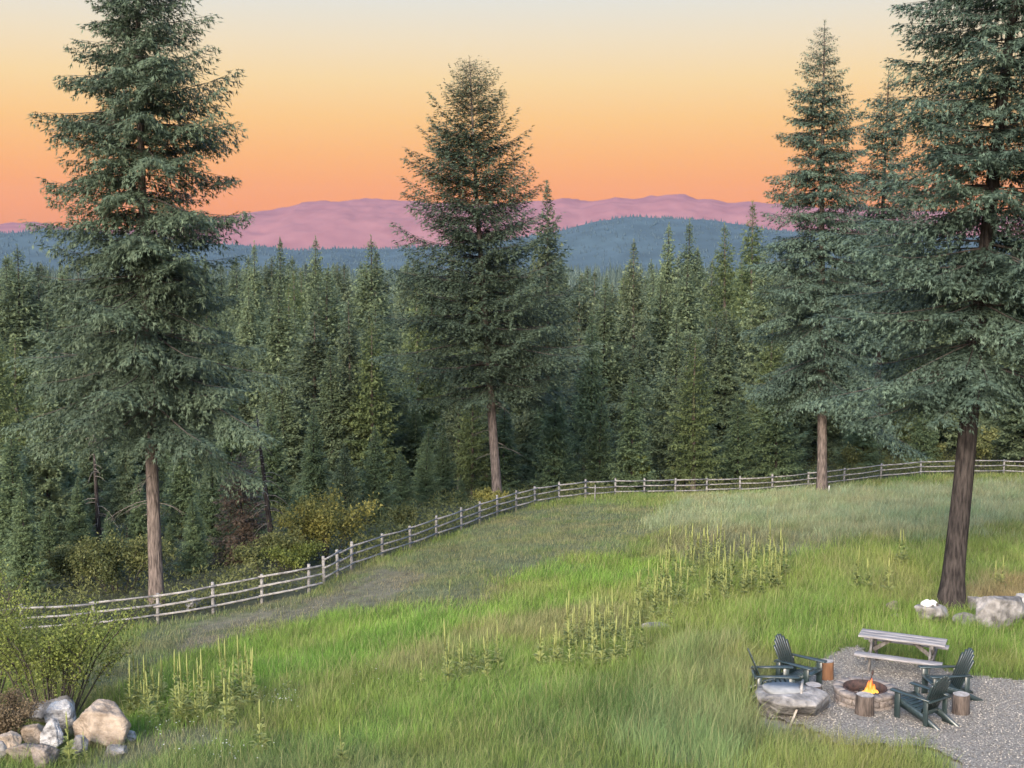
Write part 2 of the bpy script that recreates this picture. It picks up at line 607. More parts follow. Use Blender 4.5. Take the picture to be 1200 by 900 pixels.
# ---- meadow colour and height zones, authored as outlines seen on the ground and stored in the world geometry
ZONES = [  # polygon, rgb, height, density, softness
    ("olive", [(-900, 560), (2200, 560), (2200, 1500), (-900, 1500)], (0.115, 0.160, 0.045), 0.34, 1.0),
    ("path", [(60, 800), (150, 745), (250, 705), (360, 688), (430, 660), (520, 628), (600, 596), (700, 588), (770, 596), (790, 625), (740, 650), (680, 656), (630, 668), (580, 692), (540, 712),
              (470, 712), (400, 722), (300, 748), (190, 790), (90, 850)], (0.108, 0.132, 0.068), 0.17, 1.0),
    ("bare", [(200, 750), (260, 722), (360, 700), (470, 664), (500, 676), (470, 700), (390, 716), (300, 740), (215, 775)], (0.140, 0.138, 0.098), 0.10, 0.55),
    ("lime", [(120, 850), (180, 795), (300, 750), (400, 725), (540, 712), (600, 690), (640, 668), (740, 655), (800, 650), (800, 682), (720, 712), (620, 722), (520, 745), (480, 772), (330, 800), (160, 856)], (0.128, 0.222, 0.042), 0.36, 1.0),
    ("tan", [(430, 790), (470, 765), (540, 742), (640, 728), (730, 712), (790, 690), (800, 705), (740, 738), (650, 750), (560, 768), (490, 800)], (0.160, 0.178, 0.072), 0.40, 0.85),
    ("lime", [(330, 870), (360, 820), (480, 795), (600, 752), (690, 748), (760, 760), (740, 800), (650, 830), (560, 850), (420, 880)], (0.128, 0.198, 0.046), 0.36, 1.0),
    ("greyweed", [(780, 640), (820, 618), (1000, 622), (1010, 640), (900, 655), (800, 660)], (0.115, 0.130, 0.075), 0.40, 0.8),
    ("silver", [(760, 620), (800, 590), (900, 580), (1230, 565), (1230, 612), (1080, 632), (960, 628), (850, 622)], (0.172, 0.215, 0.125), 0.48, 1.0),
    ("limeright", [(700, 700), (830, 662), (960, 645), (1100, 640), (1230, 640), (1230, 690), (1100, 700), (960, 740), (850, 752), (760, 742)], (0.140, 0.198, 0.050), 0.38, 1.0),
    ("deep", [(600, 845), (660, 815), (740, 800), (860, 778), (880, 830), (800, 860), (680, 870)], (0.092, 0.150, 0.046), 0.52, 1.0),
    ("tall", [(730, 830), (790, 770), (870, 760), (900, 800), (890, 850), (860, 905), (760, 880)], (0.135, 0.190, 0.075), 0.62, 1.0),
    ("front", [(860, 940), (880, 862), (960, 848), (1050, 868), (1110, 900), (1120, 960)], (0.150, 0.190, 0.055), 0.42, 1.0),
    ("behindtable", [(860, 790), (900, 720), (1000, 705), (1100, 712), (1220, 735), (1220, 795), (1110, 785), (1090, 778), (1000, 762), (960, 770)], (0.125, 0.195, 0.042), 0.46, 1.0),
    ("tanright", [(1125, 712), (1140, 685), (1240, 680), (1240, 712)], (0.200, 0.175, 0.090), 0.42, 0.9),
    ("rockdirt", [(100, 905), (115, 868), (160, 850), (250, 848), (290, 856), (200, 880), (150, 905)], (0.135, 0.150, 0.085), 0.18, 0.7),
    ("frontgrey", [(-50, 990), (150, 905), (330, 880), (470, 890), (620, 960)], (0.120, 0.165, 0.060), 0.36, 0.9),
]
GRAVEL = [(962, 775), (985, 766), (1008, 764), (1040, 776), (1090, 786), (1140, 792), (1200, 801), (1420, 830), (1500, 990), (1160, 985), (1112, 900), (1080, 882), (1040, 880), (985, 872),
          (945, 860), (900, 850), (880, 832), (892, 806), (920, 795), (945, 790)]


def in_poly(u, v, poly):
    r = np.zeros(u.shape, bool)
    j = len(poly) - 1
    for i in range(len(poly)):
        xi, yi = poly[i]
        xj, yj = poly[j]
        c = ((yi > v) != (yj > v)) & (u < (xj - xi) * (v - yi) / (yj - yi + 1e-12) + xi)
        r ^= c
        j = i
    return r


FPATH = np.array([[p[0], p[1]] for p in [pt(*a) for a in FENCE_LEFT + FENCE_RIGHT]])


def inside_field(x, y):
    """True on the house side of the fence"""
    o = np.argsort(FPATH[:, 0])
    return y < np.interp(x, FPATH[o, 0], FPATH[o, 1])


def meadow(x, y, z, jitter=1.0, soft=None):
    """colour, blade height, density at ground points"""
    u, v, d = proj(np.stack([x, y, z], 1))
    wob = 16.0 * jitter
    s = 25.5 / np.maximum(d, 12)
    u2 = u + (fbm(x * 0.55, y * 0.55, 3, 4) - 0.5) * wob * 5 * s + (vnoise(x * 3.1, y * 3.1, 8) - 0.5) * wob * 1.5 * s
    v2 = v + (fbm(x * 0.55, y * 0.4, 11, 4) - 0.5) * wob * 2.4 * s + (vnoise(x * 3.3, y * 2.9, 5) - 0.5) * wob * s
    if soft is not None:
        u2 = u2 + soft.normal(0, 15, len(x)) * s
        v2 = v2 + soft.normal(0, 6.5, len(x)) * s
    col = np.tile(np.array([0.115, 0.160, 0.045]), (len(x), 1))
    ht = np.full(len(x), 0.34)
    de = np.full(len(x), 1.0)
    for nm, poly, c, h, dn in ZONES:
        k = in_poly(u2, v2, poly)
        col[k] = c
        ht[k] = h
        de[k] = dn
    # patches of their own tint
    p1 = fbm(x * 0.35 + 9, y * 0.35, 21, 4)
    p2 = fbm(x * 0.9, y * 0.9 + 4, 31, 3)
    dry = sstep(0.56, 0.70, p1)[:, None]
    col = col * (1 - 0.35 * dry) + np.array([0.17, 0.155, 0.075]) * 0.35 * dry
    lush = sstep(0.56, 0.72, p2)[:, None]
    col = col * (1 - 0.3 * lush) + np.array([0.105, 0.168, 0.036]) * 0.3 * lush
    ht = ht * KS * (0.65 + 0.7 * p2)
    de = de * (0.55 + 0.6 * sstep(0.25, 0.5, p1))
    g = in_poly(u2 * 0.35 + u * 0.65, v2 * 0.35 + v * 0.65, GRAVEL)
    de[g] *= 0.012
    ht[g] *= 0.35
    return col, ht, de, g


def axis(parts):
    out = []
    for a, b, s in parts:
        out += list(np.arange(a, b, s))
    return np.array(out + [parts[-1][1]])


gx = axis([(-5500, -3000, 500), (-3000, -800, 400), (-800, -260, 60), (-260, -70, 12), (-70, -32, 2.5), (-32, 37, 0.42), (37, 70, 2.5), (70, 260, 12), (260, 800, 60), (800, 3000, 400), (3000, 5500, 500)])
gy = axis([(-400, -40, 60), (-40, 8, 4), (8, 18, 1.0), (18, 84, 0.5), (84, 150, 3), (150, 420, 12), (420, 900, 60), (900, 3000, 300), (3000, 5500, 500)])
GX, GY = np.meshgrid(gx, gy)
GZ = gz(GX, GY)
near = (np.abs(GX) < 70) & (GY > 8) & (GY < 88)
GZ = GZ + near * (fbm(GX * 0.8, GY * 0.8, 77, 3) - 0.5) * 0.10
V = np.stack([GX.ravel(), GY.ravel(), GZ.ravel()], 1)
nx, ny = len(gx), len(gy)
I = np.arange(nx * ny).reshape(ny, nx)
Fq = np.stack([I[:-1, :-1].ravel(), I[:-1, 1:].ravel(), I[1:, 1:].ravel(), I[1:, :-1].ravel()], 1)
col, ht, de, gm = meadow(V[:, 0], V[:, 1], V[:, 2])
soil = np.array([0.125, 0.112, 0.080])
gcol = np.where((de > 0.5)[:, None], col * 0.62 + soil * 0.12, col * 0.45 + soil * 0.5)
infd = inside_field(V[:, 0], V[:, 1]) & (np.abs(V[:, 0]) < 80)
forest_c = np.array([0.045, 0.05, 0.032]) * (0.7 + 0.6 * fbm(V[:, 0] * 0.3, V[:, 1] * 0.3, 5)[:, None])
gcol = np.where(infd[:, None], gcol, forest_c)
gcol = np.where(gm[:, None], np.array([0.20, 0.185, 0.165]), gcol)
ground = mesh_np("ground", V, [Fq], M["ground"], cols={"col": gcol}, smooth=True)
tag(ground, "grassy hillside sloping down from the house into the forest", "ground", kind="structure")

# ---- gravel patio: a sheet lying on the terrain
gu = np.arange(3.6, 17, 0.075)
gv = np.arange(18.0, 33, 0.09)
PX, PY = np.meshgrid(gu, gv)
PZ = gz(PX, PY)
u, v, d = proj(np.stack([PX.ravel(), PY.ravel(), PZ.ravel()], 1))
fx, fy = PX.ravel(), PY.ravel()
u2 = u + (fbm(fx * 1.3, fy * 1.3, 3) - 0.5) * 40
v2 = v + (fbm(fx * 1.3, fy * 1.3, 11) - 0.5) * 22
ing = in_poly(u2, v2, GRAVEL)
nx, ny = len(gu), len(gv)
I = np.arange(nx * ny).reshape(ny, nx)
Fq = np.stack([I[:-1, :-1].ravel(), I[:-1, 1:].ravel(), I[1:, 1:].ravel(), I[1:, :-1].ravel()], 1)
Fq = Fq[ing[Fq].all(1)]
rough_z = PZ.ravel() + 0.075 + (fbm(fx * 3, fy * 3, 4) - 0.5) * 0.02
used = np.unique(Fq)
remap = np.full(nx * ny, -1)
remap[used] = np.arange(len(used))
gravel = mesh_np("gravel_path", np.stack([fx, fy, rough_z], 1)[used], [remap[Fq]], M["gravel"], smooth=True)
tag(gravel, "pale grey gravel around the fire pit and chairs", "gravel", kind="structure")
GRAVEL_LIFT = 0.075


def ghit(u, v):
    p = hit(u, v)
    return np.array([p[0], p[1], p[2] + GRAVEL_LIFT])


rng = np.random.default_rng(5)
n = 34000
sx, sy = rng.uniform(3.6, 17, n), rng.uniform(18, 33.0, n)
sz = gz(sx, sy)
u, v, d = proj(np.stack([sx, sy, sz], 1))
k = in_poly(u + (fbm(sx * 1.3, sy * 1.3, 3) - 0.5) * 46, v + (fbm(sx * 1.3, sy * 1.3, 11) - 0.5) * 26, GRAVEL)
sx, sy, sz = sx[k], sy[k], sz[k] + GRAVEL_LIFT
n = len(sx)
octa = np.array([[1, 0, 0], [0, 1, 0], [-1, 0, 0], [0, -1, 0], [0, 0, 1], [0, 0, -1.0]])
sc = rng.uniform(0.009, 0.022, (n, 1, 1)) * rng.uniform(0.6, 1.2, (n, 6, 1)) * np.array([1, 1, 0.7])
an = rng.uniform(0, 2 * PI, n)
rot = np.zeros((n, 3, 3))
rot[:, 0, 0] = np.cos(an); rot[:, 0, 1] = -np.sin(an); rot[:, 1, 0] = np.sin(an); rot[:, 1, 1] = np.cos(an); rot[:, 2, 2] = 1
pv = np.einsum('nij,nkj->nki', rot, octa[None] * sc) + np.stack([sx, sy, sz + 0.004], 1)[:, None]
of = np.array([[0, 1, 4], [1, 2, 4], [2, 3, 4], [3, 0, 4], [1, 0, 5], [2, 1, 5], [3, 2, 5], [0, 3, 5]])
pf = (np.arange(n)[:, None, None] * 6 + of[None]).reshape(-1, 3)
peb = mesh_np("gravel_stones", pv.reshape(-1, 3), [pf], M["pebble"], attrs={"tint": np.repeat(rng.uniform(0, 1, n), 6)})
tag(peb, "loose small stones scattered over the gravel patio", "gravel", kind="stuff")

# ------------------------------------------------------------------ hills and mountains
def Rc_(R0, R1):
    return R0 + 0.62 * (R1 - R0)


def range_mesh(name, prof, R0, R1, amp, seed, mat, ground_z, cols=None, na=220, nr=22, u0=-700, u1=1900, jag=0.0):
    """a real ridge: rises from R0, crest at about 0.62, falls again to R1"""
    us = np.linspace(u0, u1, na)
    pu, pv_ = np.array(prof).T
    vs = np.interp(us, pu, pv_)
    jg = jag * (fbm(us * 0.05, us * 0 + seed, seed, 5) - 0.5) * Rc_(R0, R1) / FPX
    Rc = R0 + 0.62 * (R1 - R0)
    ang = np.arctan((us - 600) / FPX)
    ez = np.array([ray(a, b) for a, b in zip(us, vs)])
    crest = CAM_Z + Rc * ez[:, 2] / np.hypot(ez[:, 0], ez[:, 1])
    ts = np.linspace(0, 1, nr)
    V = []
    for t in ts:
        R = R0 + t * (R1 - R0)
        s = np.sin(np.clip(t / 0.62, 0, 1) * PI / 2) ** 1.25 if t <= 0.62 else np.cos((t - 0.62) / 0.38 * PI / 2)
        x, y = R * np.sin(ang), R * np.cos(ang)
        nz = (1 - np.abs(2 * fbm(x * 9.0 / (R1 - R0), y * 9.0 / (R1 - R0), seed, 7) - 1)) - 0.72
        nz = nz * amp * (1.0 - 0.8 * math.exp(-((t - 0.62) / 0.10) ** 2)) * s
        fine = (fbm(x * 40.0 / (R1 - R0), y * 40.0 / (R1 - R0), seed + 9, 3) - 0.5) * amp * 0.10
        z = ground_z + (crest - ground_z) * s + nz + fine * s + jg * math.exp(-((t - 0.62) / 0.05) ** 2)
        V.append(np.stack([x, y, z], 1))
    V = np.concatenate(V)
    I = np.arange(na * nr).reshape(nr, na)
    Fq = np.stack([I[:-1, :-1].ravel(), I[:-1, 1:].ravel(), I[1:, 1:].ravel(), I[1:, :-1].ravel()], 1)
    c = None
    if cols is not None:
        c = {"col": np.array(cols) * (0.75 + 0.5 * fbm(V[:, 0] * 0.02, V[:, 1] * 0.02, seed)[:, None])}
    return mesh_np(name, V, [Fq], mat, cols=c, smooth=True), V


MTN = [(-900, 262), (-200, 268), (0, 264), (40, 262), (60, 264), (80, 268), (120, 270), (160, 268), (200, 264), (230, 260), (300, 249), (340, 243), (370, 238), (400, 236), (440, 234), (480, 236), (520, 239), (560, 241), (600, 238),
       (640, 236), (660, 233), (680, 237), (700, 235), (720, 232), (740, 234), (760, 231), (780, 228), (800, 229), (815, 233), (830, 234), (850, 238), (870, 237), (900, 240), (950, 244), (1000, 242), (1100, 250), (1200, 255), (2000, 262)]
HIL = [(-900, 272), (-100, 276), (0, 276), (40, 273), (80, 272), (140, 276), (200, 282), (260, 287), (300, 290), (340, 293), (400, 293), (460, 293), (520, 289), (600, 283), (650, 272), (690, 263), (720, 259), (745, 256), (770, 257), (800, 258), (830, 260), (862, 265), (900, 270), (1000, 277), (1200, 281), (2000, 284)]
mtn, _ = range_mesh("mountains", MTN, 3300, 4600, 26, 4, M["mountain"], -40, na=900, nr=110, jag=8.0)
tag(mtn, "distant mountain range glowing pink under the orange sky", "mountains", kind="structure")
hil, HV = range_mesh("hills", HIL, 1800, 3050, 30, 14, M["hill"], -40, cols=(0.042, 0.066, 0.078))  # blue of the distant haze is mixed into the hill colour
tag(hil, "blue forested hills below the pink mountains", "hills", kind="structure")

# far wood: thousands of tiny firs standing on the hills, one mass
n = 16000
idx = rng.integers(0, len(HV) - 221, n)
a_, b_2 = rng.uniform(0, 1, (n, 1)), rng.uniform(0, 1, (n, 1))
base = HV[idx] * (1 - a_) * (1 - b_2) + HV[np.minimum(idx + 1, len(HV) - 1)] * a_ * (1 - b_2) + HV[np.minimum(idx + 220, len(HV) - 1)] * b_2
base = HV[idx] + (HV[np.minimum(idx + 1, len(HV) - 1)] - HV[idx]) * a_ + (HV[idx + 220] - HV[idx]) * b_2
uu, vv, dd = proj(base)
k = (uu > -120) & (uu < 1320) & ((idx % 220) < 218)
base = base[k]
n = len(base)
hh = rng.uniform(4, 8.5, n)
rr = hh * rng.uniform(0.2, 0.34, n)
ang = np.arange(5) * 2 * PI / 5
ring = np.stack([np.cos(ang), np.sin(ang), np.zeros(5)], 1)
cv = np.zeros((n, 6, 3))
cv[:, :5] = base[:, None] + ring[None] * rr[:, None, None]
cv[:, :5, 2] -= 1.0
cv[:, 5] = base
cv[:, 5, 2] += hh
cf = np.array([[i, (i + 1) % 5, 5] for i in range(5)])
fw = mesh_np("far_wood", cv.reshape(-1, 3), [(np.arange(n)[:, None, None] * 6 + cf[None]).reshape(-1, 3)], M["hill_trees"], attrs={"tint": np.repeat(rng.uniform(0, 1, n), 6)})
tag(fw, "far blue wood covering the hills beyond the valley", "forest", kind="stuff")

# the wood on the valley floor between the near forest and the hills: reads as one mass
n = 7500
vy = 430 * (1500 / 430.0) ** rng.uniform(0, 1, n)
vx = rng.uniform(-0.5, 0.5, n) * vy
vb = np.stack([vx, vy, gz(vx, vy)], 1)
vh = rng.uniform(13, 25, n) * (0.8 + 0.4 * fbm(vx * 0.01, vy * 0.01, 6))
vr = vh * rng.uniform(0.14, 0.20, n)
LV_, NB_ = 9, 8
lev = np.arange(LV_)
f_ = (lev + 0.2) / LV_
phi = rng.uniform(0, 2 * PI, (n, LV_, 1)) + np.arange(NB_) * 2 * PI / NB_ + rng.normal(0, 0.2, (n, LV_, NB_))
rad_ = vr[:, None, None] * (1 - f_)[None, :, None] * rng.uniform(0.7, 1.2, (n, LV_, NB_)) + 0.15
zz_ = (f_[None, :, None] * 0.95 + 0.02) * vh[:, None, None]
top_ = np.minimum(zz_ + 0.16 * vh[:, None, None], vh[:, None, None])
def _p(r_, a_, z_):
    return np.stack([vb[:, 0, None, None] + r_ * np.cos(a_), vb[:, 1, None, None] + r_ * np.sin(a_), vb[:, 2, None, None] + z_ + 0 * a_], -1)
T3 = np.stack([_p(rad_ * 0.05, phi, top_ + 0 * phi), _p(rad_, phi - 0.33, zz_ - 0.02 * vh[:, None, None] + 0 * phi), _p(rad_ * 0.9, phi + 0.40, zz_ + 0.01 * vh[:, None, None] + 0 * phi)], 3).reshape(-1, 3)
vt_ = np.repeat(np.clip(rng.uniform(0.1, 0.9, (n, 1)) + rng.normal(0, 0.12, (n, LV_ * NB_)), 0, 1).ravel(), 3)
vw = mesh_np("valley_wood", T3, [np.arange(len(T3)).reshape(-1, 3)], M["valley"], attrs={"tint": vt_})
tag(vw, "dense conifer wood filling the valley floor below the blue hills", "forest", kind="stuff")

# ------------------------------------------------------------------ meadow grass
def norm(a):
    return a / np.maximum(np.linalg.norm(a, axis=-1, keepdims=True), 1e-9)


rng = np.random.default_rng(11)
N = 6000000
y = rng.uniform(14, 86, N)
x = rng.uniform(-1, 1, N) * (y * 0.46 + 3)
keep = inside_field(x, y)
dist = np.hypot(x, y)
dens = np.clip((25.0 / dist) ** 1.5, 0.09, 1.0)
keep &= rng.uniform(0, 1, N) < dens * (y * 0.46 + 3) / 42.5
x, y, dist = x[keep], y[keep], dist[keep]
z = gz(x, y)
col, ht, de, gm = meadow(x, y, z, soft=rng)
keep = rng.uniform(0, 1, len(x)) < de
x, y, z, dist, col, ht = x[keep], y[keep], z[keep], dist[keep], col[keep], ht[keep]
n = len(x)
H = ht * rng.uniform(0.45, 1.25, n)
Wd = np.clip(0.0072 * (dist / 25) ** 0.9, 0.005, 0.03) * rng.uniform(0.6, 1.5, n)
az = rng.uniform(0, 2 * PI, n)
lean = rng.uniform(0.08, 0.85, n) * H
patch = fbm(x * 1.7, y * 1.2, 91, 3)
H = H * (0.55 + 0.9 * patch)
seed_ = rng.uniform(0, 1, n) < 0.035
H[seed_] *= 1.55
wind = np.array([0.07, -0.03])
dx, dy = np.cos(az) * lean + wind[0] * H, np.sin(az) * lean + wind[1] * H
fa = rng.uniform(0, 2 * PI, n)
sxv, syv = np.cos(fa) * Wd / 2, np.sin(fa) * Wd / 2
B = np.stack([x, y, z - 0.02], 1)
sv = np.stack([sxv, syv, 0 * sxv], 1)
mid = B + np.stack([dx * 0.32, dy * 0.32, H * 0.6], 1)
tip = B + np.stack([dx, dy, H * 0.96], 1)
GVt = np.stack([B - sv, B + sv, mid - sv * 0.75, mid + sv * 0.75, tip], 1).reshape(-1, 3)
b0 = np.arange(n)[:, None] * 5
q4 = b0 + np.array([[0, 1, 3, 2]])
q3 = b0 + np.array([[2, 3, 4]])
pick = rng.uniform(0, 1, n)
gc = col * 1.2 * rng.uniform(0.62, 1.38, (n, 1)) * (0.72 + 0.56 * patch)[:, None]
gc = gc * (1 + np.stack([0.22 * (vnoise(x * 0.8, y * 0.5, 61) - 0.35), 0 * x, 0 * x], 1))
straw = pick < 0.10
straw |= seed_
gc[straw] = gc[straw] * 0.35 + np.array([0.30, 0.27, 0.14]) * 0.65
gc5 = np.repeat(gc, 5, 0)
print("grass blades", n)
grass = mesh_np("meadow_grass", GVt, [(q4, 0), (q3, 0)], M["grass"], cols={"col": gc5})
tag(grass, "long unmown meadow grass in green, lime and straw patches", "grass", kind="stuff")


# ------------------------------------------------------------------ conifers
def kites(base, d, nrm, L, W):
    """leaf-like quads"""
    d = norm(d)
    s = norm(np.cross(d, nrm))
    nn = np.cross(s, d)
    mid = base + d * (L * 0.42)[:, None] - nn * (L * 0.05)[:, None]
    w = s * (W / 2)[:, None]
    V = np.stack([base, mid + w, base + d * L[:, None], mid - w], 1)
    return V


def rvec(rng, n):
    return norm(rng.normal(size=(n, 3)))


def make_conifer(seed, H, r0, cb, R, mats, prof=0.8, low=0.75, level=0.5, per=5, droop=0.35, up=0.5, low_el=-0.15, spray=0.2, sw=0.3,
                 tw=0.18, hang=0.15, gap=0.1, name="spruce_tree", wood=True, lean=(0, 0), tsp=0.5, dead_low=0, flare=0.5, tipup=0.25, foliage_from=0.08, irregular=0.3, twlen=0.42):
    rng = np.random.default_rng(seed)
    root = bpy.data.objects.new(name, None)
    link(root)

    def axis_at(z):
        t = z / H
        wob = 0.10 * np.sin(t * 5 + seed)
        return np.stack([lean[0] * z + wob * t, lean[1] * z + 0.10 * np.sin(t * 4 + 2 * seed) * t, z], -1)

    # trunk
    nz_, ns = 26, 12
    zs = np.linspace(0, 1, nz_) ** 1.3 * H
    a = np.linspace(0, 2 * PI, ns, endpoint=False)
    ax = axis_at(zs)
    rad = r0 * (1 - zs / H) ** 0.85 + 0.012 + flare * r0 * np.exp(-zs / (1.1 * r0 + 0.05))
    lob = 1 + 0.10 * np.sin(3 * a[None] + seed) * np.exp(-zs[:, None] / 1.2) + 0.04 * np.sin(5 * a[None] + zs[:, None])
    TV = ax[:, None] + np.stack([np.cos(a)[None] * rad[:, None] * lob, np.sin(a)[None] * rad[:, None] * lob, np.zeros((nz_, ns))], -1)
    TV[0, :, 2] -= 0.5
    I = np.arange(nz_ * ns).reshape(nz_, ns)
    TF = np.stack([I[:-1], np.roll(I[:-1], -1, 1), np.roll(I[1:], -1, 1), I[1:]], -1).reshape(-1, 4)
    mesh_np("trunk", TV.reshape(-1, 3), [TF], mats[1], root, smooth=True)
    # branch list
    hs, azs = [], []
    h = cb * H
    while h < H * 0.985:
        s = (H - h) / (H * (1 - cb))
        k = max(2, int(round(per * rng.uniform(0.7, 1.3))))
        a0 = rng.uniform(0, 2 * PI)
        for i in range(k):
            if rng.uniform() < gap:
                continue
            hs.append(h + rng.uniform(-0.2, 0.2) * level)
            azs.append(a0 + 2 * PI * i / k + rng.uniform(-0.4, 0.4))
        h += level * (0.45 + 0.65 * s) * rng.uniform(0.8, 1.2)
    hs, azs = np.array(hs), np.array(azs)
    hs = np.clip(hs, cb * H * 0.95, H * 0.99)
    nb = len(hs)
    s = (H - hs) / (H * (1 - cb))
    pr = np.minimum(s ** prof, 1.0) * np.where(s > 0.8, 1 - (1 - low) * (s - 0.8) / 0.2, 1)
    side = 1 + 0.22 * np.sin(azs * 2 + seed) * irregular / 0.3
    big = 1 + irregular * 0.9 * (vnoise(hs * 0.55 + seed, azs * 0.9, seed) - 0.5)
    L = np.maximum(R * pr * rng.uniform(1 - irregular, 1 + irregular * 0.45, nb) * side * big, 0.12)
    el = low_el + (up - low_el) * (1 - s) ** 1.3 + rng.normal(0, 0.09, nb)
    dr = droop * (0.4 + 0.6 * s) * rng.uniform(0.7, 1.3, nb)
    tu = tipup * rng.uniform(0.4, 1.4, nb)
    ca, sa = np.cos(azs), np.sin(azs)
    rad_d = np.stack([ca, sa, np.zeros(nb)], 1)
    tan_d = np.stack([-sa, ca, np.zeros(nb)], 1)
    curl = rng.normal(0, 0.12, nb)
    ctr = axis_at(hs)

    def bp(i, t):
        """point on branch i at t (vector)"""
        return ctr[i] + rad_d[i] * (L[i] * t * np.cos(el[i]))[:, None] + tan_d[i] * (L[i] * curl[i] * t * t)[:, None] + \
            np.array([0, 0, 1.0]) * (L[i] * (np.sin(el[i]) * t - dr[i] * t ** 2 + (dr[i] * 0.35 + tu[i]) * t ** 3 * 0.8))[:, None]

    def bd(i, t):
        return norm(bp(i, np.minimum(t + 0.03, 1.03)) - bp(i, t - 0.03))

    if wood:
        m = 5
        tt = np.linspace(0, 0.92, m)
        ii = np.repeat(np.arange(nb), m)
        P = bp(ii, np.tile(tt, nb)).reshape(nb, m, 3)
        rb = (0.006 + 0.0075 * L[:, None]) * (1.08 - tt[None])
        u1 = np.array([0, 0, 1.0])
        ring = []
        for k in range(3):
            c_, s_ = math.cos(2 * PI * k / 3), math.sin(2 * PI * k / 3)
            ring.append(P + (u1 * c_)[None, None] * rb[..., None] + (tan_d * s_)[:, None] * rb[..., None])
        BV = np.stack(ring, 2).reshape(-1, 3)
        J = np.arange(nb * m * 3).reshape(nb, m, 3)
        BF = np.stack([J[:, :-1], np.roll(J[:, :-1], -1, 2), np.roll(J[:, 1:], -1, 2), J[:, 1:]], -1).reshape(-1, 4)
    # twigs
    ntw = np.maximum((L * (1 - foliage_from) / tw).astype(int), 2)
    bi = np.repeat(np.arange(nb), ntw * 2)
    nt = len(bi)
    j = np.concatenate([np.arange(k * 2) for k in ntw])
    sd = np.where(j % 2 == 0, 1.0, -1.0)
    t = foliage_from + (1 - foliage_from) * ((j // 2 + rng.uniform(0, 1, nt)) / ntw[bi])
    t = np.clip(t, 0.04, 1.0)
    tb = bp(bi, t)
    dd = bd(bi, t)
    tl = np.clip(twlen * L[bi] * (1.05 - t) ** 0.75 + 0.06, 0.05, 1.0 + 0.12 * R) * rng.uniform(0.55, 1.2, nt) * np.minimum(1, 0.45 + t * 1.6)
    sdv = norm(np.cross(dd, np.array([0, 0, 1.0]))) * sd[:, None]
    w_ = rng.uniform(0.5, 1.0, nt)[:, None]
    td = norm(dd * (1.15 - 0.55 * w_) + sdv * w_ + np.array([0, 0, -0.28]) + rng.normal(0, 0.14, (nt, 3)))
    sag = np.array([0, 0, -1.0])
    # sprays on twigs
    nsx = np.maximum((tl / (spray * tsp)).astype(int), 1) + 1
    ti = np.repeat(np.arange(nt), nsx)
    ns_ = len(ti)
    jj = np.concatenate([np.arange(k) for k in nsx]) if nt else np.zeros(0)
    ft = (jj + rng.uniform(0, 0.9, ns_)) / nsx[ti]
    sb = tb[ti] + td[ti] * (tl[ti] * ft)[:, None] + sag * (tl[ti] * 0.22 * ft ** 2)[:, None]
    alt = np.where(jj % 2 == 0, 1.0, -1.0)[:, None]
    up_ = np.array([0, 0, 1.0])
    td2 = norm(td[ti] + sag * (0.35 * ft)[:, None])
    s2 = norm(np.cross(td2, up_))
    sdir_ = norm(td2 * 0.9 + s2 * alt * rng.uniform(0.1, 0.8, ns_)[:, None] + rng.normal(0, 0.16, (ns_, 3)))
    hangers = rng.uniform(0, 1, ns_) < hang
    sdir_[hangers] = norm(sdir_[hangers] * 0.5 + np.array([0, 0, -0.9]))
    LL = spray * rng.uniform(0.6, 1.35, ns_) * (0.42 + 0.58 * np.minimum(1, s[bi[ti]] * 4.5))
    nr = norm(np.array([0, 0, 1.0]) + rng.normal(0, 0.30, (ns_, 3)))
    sid = norm(np.cross(sdir_, nr))
    k1 = kites(sb, sdir_, nr, LL, LL * sw)
    k2 = kites(sb + sdir_ * (LL * 0.12)[:, None], sdir_ * 0.8 + sid * 0.40, nr, LL * 0.72, LL * sw * 0.85)
    k3 = kites(sb + sdir_ * (LL * 0.2)[:, None], sdir_ * 0.8 - sid * 0.40, nr, LL * 0.72, LL * sw * 0.85)
    KV = np.stack([k1, k2, k3], 1).reshape(-1, 3)
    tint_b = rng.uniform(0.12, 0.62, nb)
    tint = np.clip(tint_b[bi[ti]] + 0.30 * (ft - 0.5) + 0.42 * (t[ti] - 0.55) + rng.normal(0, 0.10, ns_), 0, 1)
    # leader
    nl = 22
    lz = H - rng.uniform(0, 1, nl) ** 1.2 * 0.035 * H
    lv = kites(axis_at(lz), norm(np.stack([rng.normal(0, .5, nl), rng.normal(0, .5, nl), np.full(nl, 1.0)], 1)), rvec(rng, nl), np.full(nl, min(spray * 0.8, 0.26)), np.full(nl, min(spray * 0.8, 0.26) * sw))
    KV = np.concatenate([KV.reshape(-1, 3), lv.reshape(-1, 3)])
    KF = np.arange(len(KV)).reshape(-1, 4)
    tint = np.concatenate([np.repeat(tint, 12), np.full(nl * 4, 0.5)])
    cf_, cm_ = [(KF, 0)], [mats[0]]
    if wood:
        cf_.append((BF + len(KV), 1))
        cm_.append(mats[2])
        KV = np.concatenate([KV, BV])
        tint = np.concatenate([tint, np.zeros(len(BV))])
    mesh_np("crown", KV, cf_, cm_, root, attrs={"tint": tint})
